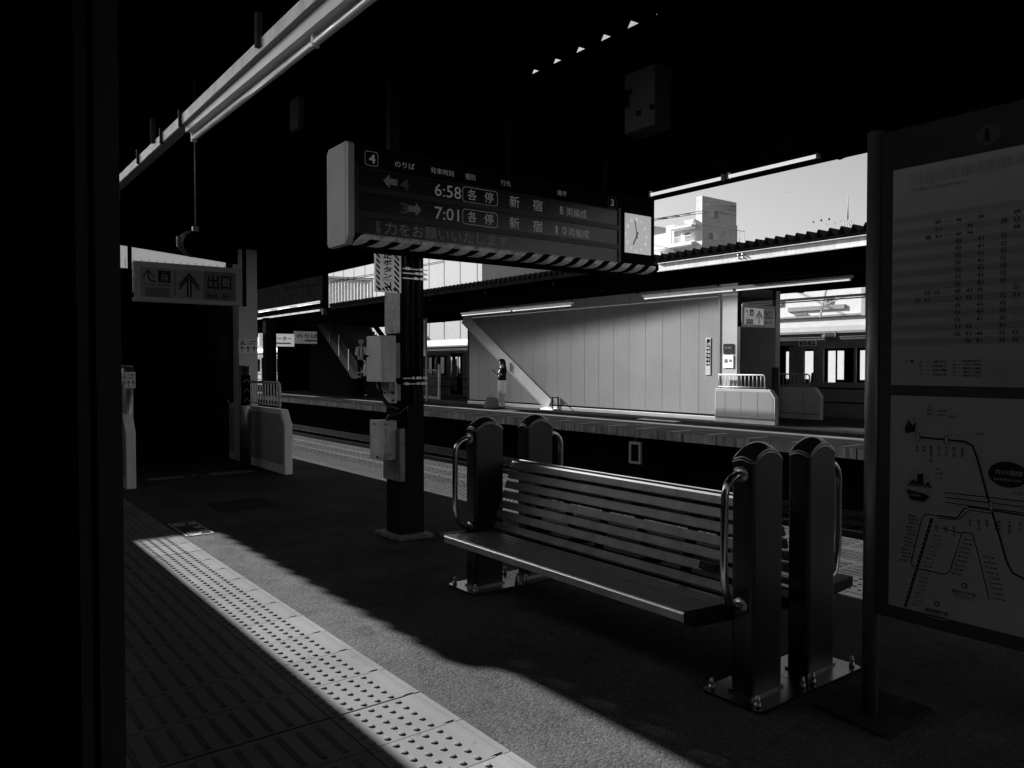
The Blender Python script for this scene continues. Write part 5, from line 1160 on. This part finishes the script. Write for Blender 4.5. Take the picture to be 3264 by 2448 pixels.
for i in range(17):
    z = i*5; r = 7-5.8*z/85; r2_ = 7-5.8*(z+5)/85
    for q in ((-1,-1,1,1),(1,-1,-1,1)): a.tube([(bx0+q[0]*r, by0+q[1]*r, z), (bx0+q[2]*r2_, by0+q[3]*r2_, z+5)], 0.12, 4)
a.tube([(bx0,by0,84),(bx0,by0,98)], 0.5, 4, rs=[0.5, 0.15]); a.build('lattice', mat('tower_grey', 0.25, 0.7), tw)
def bird(x, y, z, s_, roll, label):
    t = MB(); s_ = s_; R = Matrix.Rotation(roll, 3, 'Y') @ Matrix.Rotation(0.5, 3, 'Z')
    vs = [R@Vector(p)*s_ for p in ((0,0.5,0),(0.08,0.1,0.05),(0,-0.45,0),(-0.08,0.1,0.05),(0.75,0.05,0.32),(-0.75,0.05,0.32),(0.35,-0.2,0.14),(-0.35,-0.2,0.14),(0,0.1,-0.09))]
    t.add([(v.x+x, v.y+y, v.z+z) for v in vs], [(0,1,3),(1,2,3),(0,4,1),(1,4,6),(1,6,2),(0,3,5),(3,7,5),(3,2,7),(0,8,1),(0,3,8),(8,2,1),(8,3,2)])
    o = t.build('bird', mat('bird', 0.12, 0.8)); tag(o, label, 'bird', 'birds over the canopy'); return o

for i, ((x, y, z), s_, rl__) in enumerate(zip([(50.46,31.03,11.53),(50.9,30.69,11.64),(51.35,30.36,11.72),(51.23,30.43,11.37),(51.68,30.09,11.48),(52.03,29.83,11.61)], (0.16,0.2,0.2,0.18,0.18,0.13), (0.7,0.6,0.65,-0.7,-0.6,-0.5))):
    bird(x, y, z, s_, rl__, 'small dark bird flying in the loose flock near the radio tower')
for x, y, z in ((48.95,32.24,13.65),(49.18,32.06,13.65)): bird(x, y, z, 0.07, 0.3, 'tiny dark bird of the pair high in the middle of the sky gap')['group'] = 'pair of distant birds'

# ============================================================ PEOPLE
def skin_mesh(name, pts, edges, m, parent=None, sub=2, root=0, xf=None):
    me = bpy.data.meshes.new(name); me.from_pydata([p[0] for p in pts], edges, [])
    o = bpy.data.objects.new(name, me); COL.objects.link(o)
    sk = o.modifiers.new('skin', 'SKIN'); sk.use_smooth_shade = True
    for i, p in enumerate(pts):
        r = p[1]; r = r if isinstance(r, tuple) else (r, r)
        me.skin_vertices[0].data[i].radius = r; me.skin_vertices[0].data[i].use_root = (i == root)
    ss = o.modifiers.new('sub', 'SUBSURF'); ss.levels = sub; ss.render_levels = sub
    bpy.context.view_layer.update()
    em = bpy.data.meshes.new_from_object(o.evaluated_get(bpy.context.evaluated_depsgraph_get()))
    bpy.data.objects.remove(o); em.materials.clear(); em.materials.append(m)
    for p in em.polygons: p.use_smooth = True
    if xf: em.transform(xf); em.update()
    r = bpy.data.objects.new(name, em); COL.objects.link(r)
    if parent: r.parent = parent
    return r
def person(label, loc, rz, hgt, top, bottom, arms='down', skirt=False, hair='short', helmet=False, vest=False, lean=0.0):
    """figure facing local +Y, standing on z=0, 1.70 m before scaling"""
    t = thing('person', label, 'person', None, loc); t.rotation_euler = (0, 0, rz); S = hgt/1.70; t.scale = (S, S, S)
    # joints
    V = [((0,0,0.93),(0.15,0.11)), ((0,0.0,1.08),(0.125,0.095)), ((0,0.0,1.25),(0.145,0.10)), ((0,-0.01,1.38),(0.11,0.08)), ((0,-0.005,1.45),(0.052,0.055)), ((0,0.02,1.52),(0.055,0.06)), ((0,0.025,1.60),(0.075,0.09)), ((0,0.01,1.665),(0.058,0.07))]
    Ed = [(0,1),(1,2),(2,3),(3,4),(4,5),(5,6),(6,7)]
    def add(p, r, pr): V.append((p, r)); Ed.append((pr, len(V)-1)); return len(V)-1
    for s in (-1, 1):
        h_ = add((0.085*s,0,0.86), 0.085, 0); k = add((0.09*s,0.02,0.49), 0.052, h_); c = add((0.09*s,-0.01,0.32), 0.048, k); a_ = add((0.09*s,-0.02,0.09), 0.032, c); f = add((0.095*s,0.03,0.045), 0.034, a_); add((0.10*s,0.14,0.03), 0.026, f)
        sh = add((0.165*s,-0.01,1.385), 0.055, 3)
        if arms == 'down':
            e = add((0.215*s,-0.02,1.10), 0.037, sh); w_ = add((0.225*s,0.05,0.86), 0.026, e)
            tip = (0.225*s,0.07,0.80); fd = Vector((0,0.15,-1)).normalized()
        elif arms == 'phone':
            e = add((0.20*s,0.0,1.13), 0.037, sh); w_ = add((0.075*s,0.215,1.24+0.03*(s > 0)), 0.027, e)
            tip = (0.045*s,0.26,1.275+0.03*(s > 0)); fd = Vector((-0.35*s,0.75,0.55)).normalized()
        else:
            e = add((0.22*s,0.05,1.12), 0.037, sh); w_ = add((0.14*s,0.26,1.05), 0.025, e)
            tip = (0.11*s,0.32,1.06); fd = Vector((-0.3*s,0.9,-0.1)).normalized()
        pm = add(tip, (0.018,0.032), w_)
        base = Vector(tip); sd = fd.cross(Vector((s,0,0.2))).normalized()
        for j in range(4):
            o_ = sd*(j-1.5)*0.018; L_ = (0.062,0.072,0.068,0.052)[j]
            a1 = add(tuple(base+fd*0.035+o_), 0.0085, pm); a2 = add(tuple(base+fd*(0.035+L_*0.55)+o_+Vector((-s*0.006,0,0.0))), 0.0078, a1); add(tuple(base+fd*(0.035+L_)+o_+Vector((-s*0.02,0,0))), 0.0065, a2)
        th = add(tuple(base+sd*0.03+fd*0.008), 0.0095, pm); add(tuple(base+sd*0.038+fd*0.045+Vector((-s*0.012,0,0))), 0.0078, th)
    body = skin_mesh('body', V, Ed, M_SKIN, t)
    # face
    fm_ = MB(); fm_.sphere((0,0.112,1.583), 0.011, 0.020, 0.022, n=8, m=6); fm_.sphere((-0.077,0.02,1.59), 0.010, 0.018, 0.028, n=8, m=6); fm_.sphere((0.077,0.02,1.59), 0.010, 0.018, 0.028, n=8, m=6); fm_.build('nose_and_ears', M_SKIN, body)
    ey = MB(); 
    for s in (-1, 1): ey.sphere((0.03*s,0.103,1.608), 0.011, 0.006, 0.006, n=8, m=5)
    ey.build('eyes', M_BLK, body); MB().sphere((0,0.105,1.553), 0.022, 0.006, 0.006, n=8, m=5).build('mouth', M_CLOTHG, body)
    # hair
    hm = MB(); hm.sphere((0,-0.012,1.635), 0.092, 0.104, 0.088, n=16, m=10); hm.sphere((0,0.05,1.675), 0.078, 0.062, 0.045, n=14, m=8)
    if hair == 'long': hm.sphere((0,-0.075,1.55), 0.072, 0.062, 0.13, n=14, m=10); hm.sphere((0.01,-0.115,1.42), 0.058, 0.05, 0.11, n=12, m=8); hm.sphere((0.07,0.05,1.60), 0.022, 0.05, 0.075, n=10, m=6); hm.sphere((-0.07,0.05,1.60), 0.022, 0.05, 0.075, n=10, m=6)
    hm.build('hair', M_HAIR, body)
    if helmet:
        hh = MB(); hh.sphere((0,0.0,1.665), 0.118, 0.135, 0.105, n=18, m=10); hh.prism([(0.13*math.cos(i*math.pi/8), 0.16*math.sin(i*math.pi/8)+0.01) for i in range(16)], 2, 1.635, 1.645); hh.build('helmet', M_WHITE, t)
    # clothes
    g_ = 0.014
    tv = [((0,0,0.90),((0.205,0.165) if skirt else (0.175,0.125))), ((0,0,1.08),((0.175,0.135) if skirt else (0.150,0.112))), ((0,0,1.25),((0.185,0.145) if skirt else (0.165,0.115))), ((0,-0.01,1.385),(0.118,0.092)), ((0,-0.01,1.43),(0.075,0.07))]; te = [(0,1),(1,2),(2,3),(3,4)]
    for s in (-1, 1):
        i0 = len(tv); e = [q for q in V if False]
        sh = (0.168*s,-0.01,1.385); 
        el_ = {'down': (0.215*s,-0.02,1.10), 'phone': (0.20*s,0.0,1.13), 'fwd': (0.22*s,0.05,1.12)}[arms]
        wr_ = {'down': (0.223*s,0.03,0.93), 'phone': (0.155*s,0.09,1.15), 'fwd': (0.185*s,0.14,1.09)}[arms]
        tv += [(sh, 0.068), (el_, 0.052), (wr_, 0.047)]; te += [(3, i0), (i0, i0+1), (i0+1, i0+2)]
    skin_mesh('jacket' if skirt else 'shirt', tv, te, top, t)
    if skirt:
        sk = MB(); n = 20; rings = [(0.165,0.13,0.98),(0.172,0.14,0.88),(0.165,0.145,0.72),(0.155,0.14,0.52)]
        vs = [(rx*math.cos(2*math.pi*k/n)*(1+0.025*math.sin(5*k)), ry*math.sin(2*math.pi*k/n)*(1+0.03*math.cos(4*k)), z) for rx, ry, z in rings for k in range(n)]
        sk.add(vs, [(i*n+k, i*n+(k+1) % n, (i+1)*n+(k+1) % n, (i+1)*n+k) for i in range(3) for k in range(n)]+[tuple(range(3*n, 4*n))], True); sk.build('skirt', bottom, t)
        bl_ = MB(); bl_.sphere((0,0.075,1.16), 0.052, 0.060, 0.21, n=12, m=8); bl_.build('blouse', bottom, t)
    else:
        lv_ = [((0,0,0.95),(0.162,0.122))]; le = []
        for s in (-1, 1): i0 = len(lv_); lv_ += [((0.088*s,0,0.84),0.098), ((0.092*s,0.02,0.49),0.068), ((0.092*s,-0.01,0.12),0.054)]; le += [(0,i0),(i0,i0+1),(i0+1,i0+2)]
        skin_mesh('trousers', lv_, le, bottom, t)
    sm_ = MB()
    for s in (-1, 1): sm_.sphere((0.098*s,0.055,0.036), 0.046, 0.125, 0.036, n=12, m=8)
    sm_.build('shoes', M_CLOTHB, t)
    if vest:
        vb = MB()
        for s in (-1, 1): vb.bar((0.075*s,0.118,1.0),(0.075*s,0.098,1.40),0.045,0.008, up=(0,1,0)); vb.bar((0.075*s,-0.125,1.0),(0.075*s,-0.112,1.40),0.045,0.008, up=(0,1,0))
        vb.build('vest_stripes', M_CLOTHB, t)
    return t
# the waiting woman, facing left in the picture
face_left = math.atan2(-(-0.80), 0.60)   # local +Y turned towards (-0.80, 0.60)
wm = person('woman in black jacket and white skirt reading a phone before the panelled wall', (14.96, 20.17, 0.0), face_left+0.45, 1.60, M_CLOTHB, M_CLOTHW, 'phone', True, 'long')
ph = MB().box(-0.035, 0.035, -0.006, 0.006, -0.06, 0.06).build('smartphone', M_GLASSD); d_ = Vector((math.sin(-(face_left+0.45)), math.cos(face_left+0.45), 0))
ph.location = Vector((14.96, 20.17, 1.215))+d_*0.30; ph.rotation_euler = (-0.9, 0, face_left+0.45); tag(ph, 'small dark phone held in both hands by the standing woman', 'phone')
bgt = thing('tote_bag', 'slouching grey tote bag on the ground at the feet of the woman', 'bag', None, (14.62, 20.28, 0.0)); bgt.rotation_euler = (0, 0, face_left)
a = MB(); rg = [(0.10,0.20,0.0),(0.12,0.24,0.06),(0.10,0.22,0.20),(0.07,0.19,0.30),(0.03,0.15,0.36)]; n = 18
a.add([(rx*math.cos(2*math.pi*k/n), ry*math.sin(2*math.pi*k/n)*(1+0.06*math.sin(3*k)), z+0.025*math.sin(2*k)*(z > 0.1)) for rx, ry, z in rg for k in range(n)], [(i*n+k, i*n+(k+1) % n, (i+1)*n+(k+1) % n, (i+1)*n+k) for i in range(4) for k in range(n)]+[tuple(range(4*n, 5*n)), tuple(range(n))], True)
a.build('body', M_CLOTHG, bgt)
for dx in (-0.03, 0.03): MB().tube([(dx,-0.10,0.33),(dx*1.5,-0.09,0.44),(dx*1.5,0.0,0.49),(dx*1.5,0.07,0.42),(dx,0.09,0.33)], 0.008, 6).build('handle', mat('bag_handle', 0.3, 0.8), bgt)
tag(MB().box(14.55, 14.85, 19.1, 19.9, -0.003, 0.001).build('floor_marker', M_TILE_FAR), 'pale boarding strip on the opposite platform right of the woman', 'floor sticker')
tag(MB().box(14.9, 15.15, 12.9, 14.2, -0.003, 0.001).build('floor_marker', M_TILE_FAR), 'pale boarding strip on the opposite platform below the lit wall', 'floor sticker')
person('worker in white helmet and striped vest on the far stairs behind the control cabinet', (15.95, 32.25, 0.80), 2.6, 1.72, M_CLOTHW, M_CLOTHB, 'fwd', helmet=True, vest=True)
MB_ = MB().box(15.6, 16.12, 32.0, 32.6, 0.0, 0.799); tag(MB_.build('stair_landing', M_BLACK), 'dark block beside the far stairs under the helmeted worker', 'landing')
person('person in white shirt at the foot of the far stairs', (15.6, 31.1, 0.0), 1.0, 1.74, M_CLOTHW, M_CLOTHB, 'fwd')
person('tall dark figure waiting left of the far stairs', (15.2, 44.5, 0.0), 0.4, 1.75, M_CLOTHB, M_CLOTHB)
person('shorter dark figure standing beside the tall one left of the far stairs', (15.7, 43.3, 0.0), 1.2, 1.62, M_CLOTHB, M_CLOTHB)
person('dark figure nearest the right exit column on the far platform', (14.6, 46.2, 0.0), 2.2, 1.70, M_CLOTHB, M_CLOTHB)
person('passenger standing inside the far train behind its large window', (20.85, 11.0, 0.0), 1.6, 1.45, M_CLOTHB, M_CLOTHB)
person('passenger standing inside the far train by its narrow window', (20.8, 12.62, 0.0), 1.6, 1.42, M_CLOTHB, M_CLOTHB)
person('passenger in the doorway of the far train right of the pillar', (20.9, 31.2, 0.0), 1.9, 1.66, M_CLOTHB, M_CLOTHB)
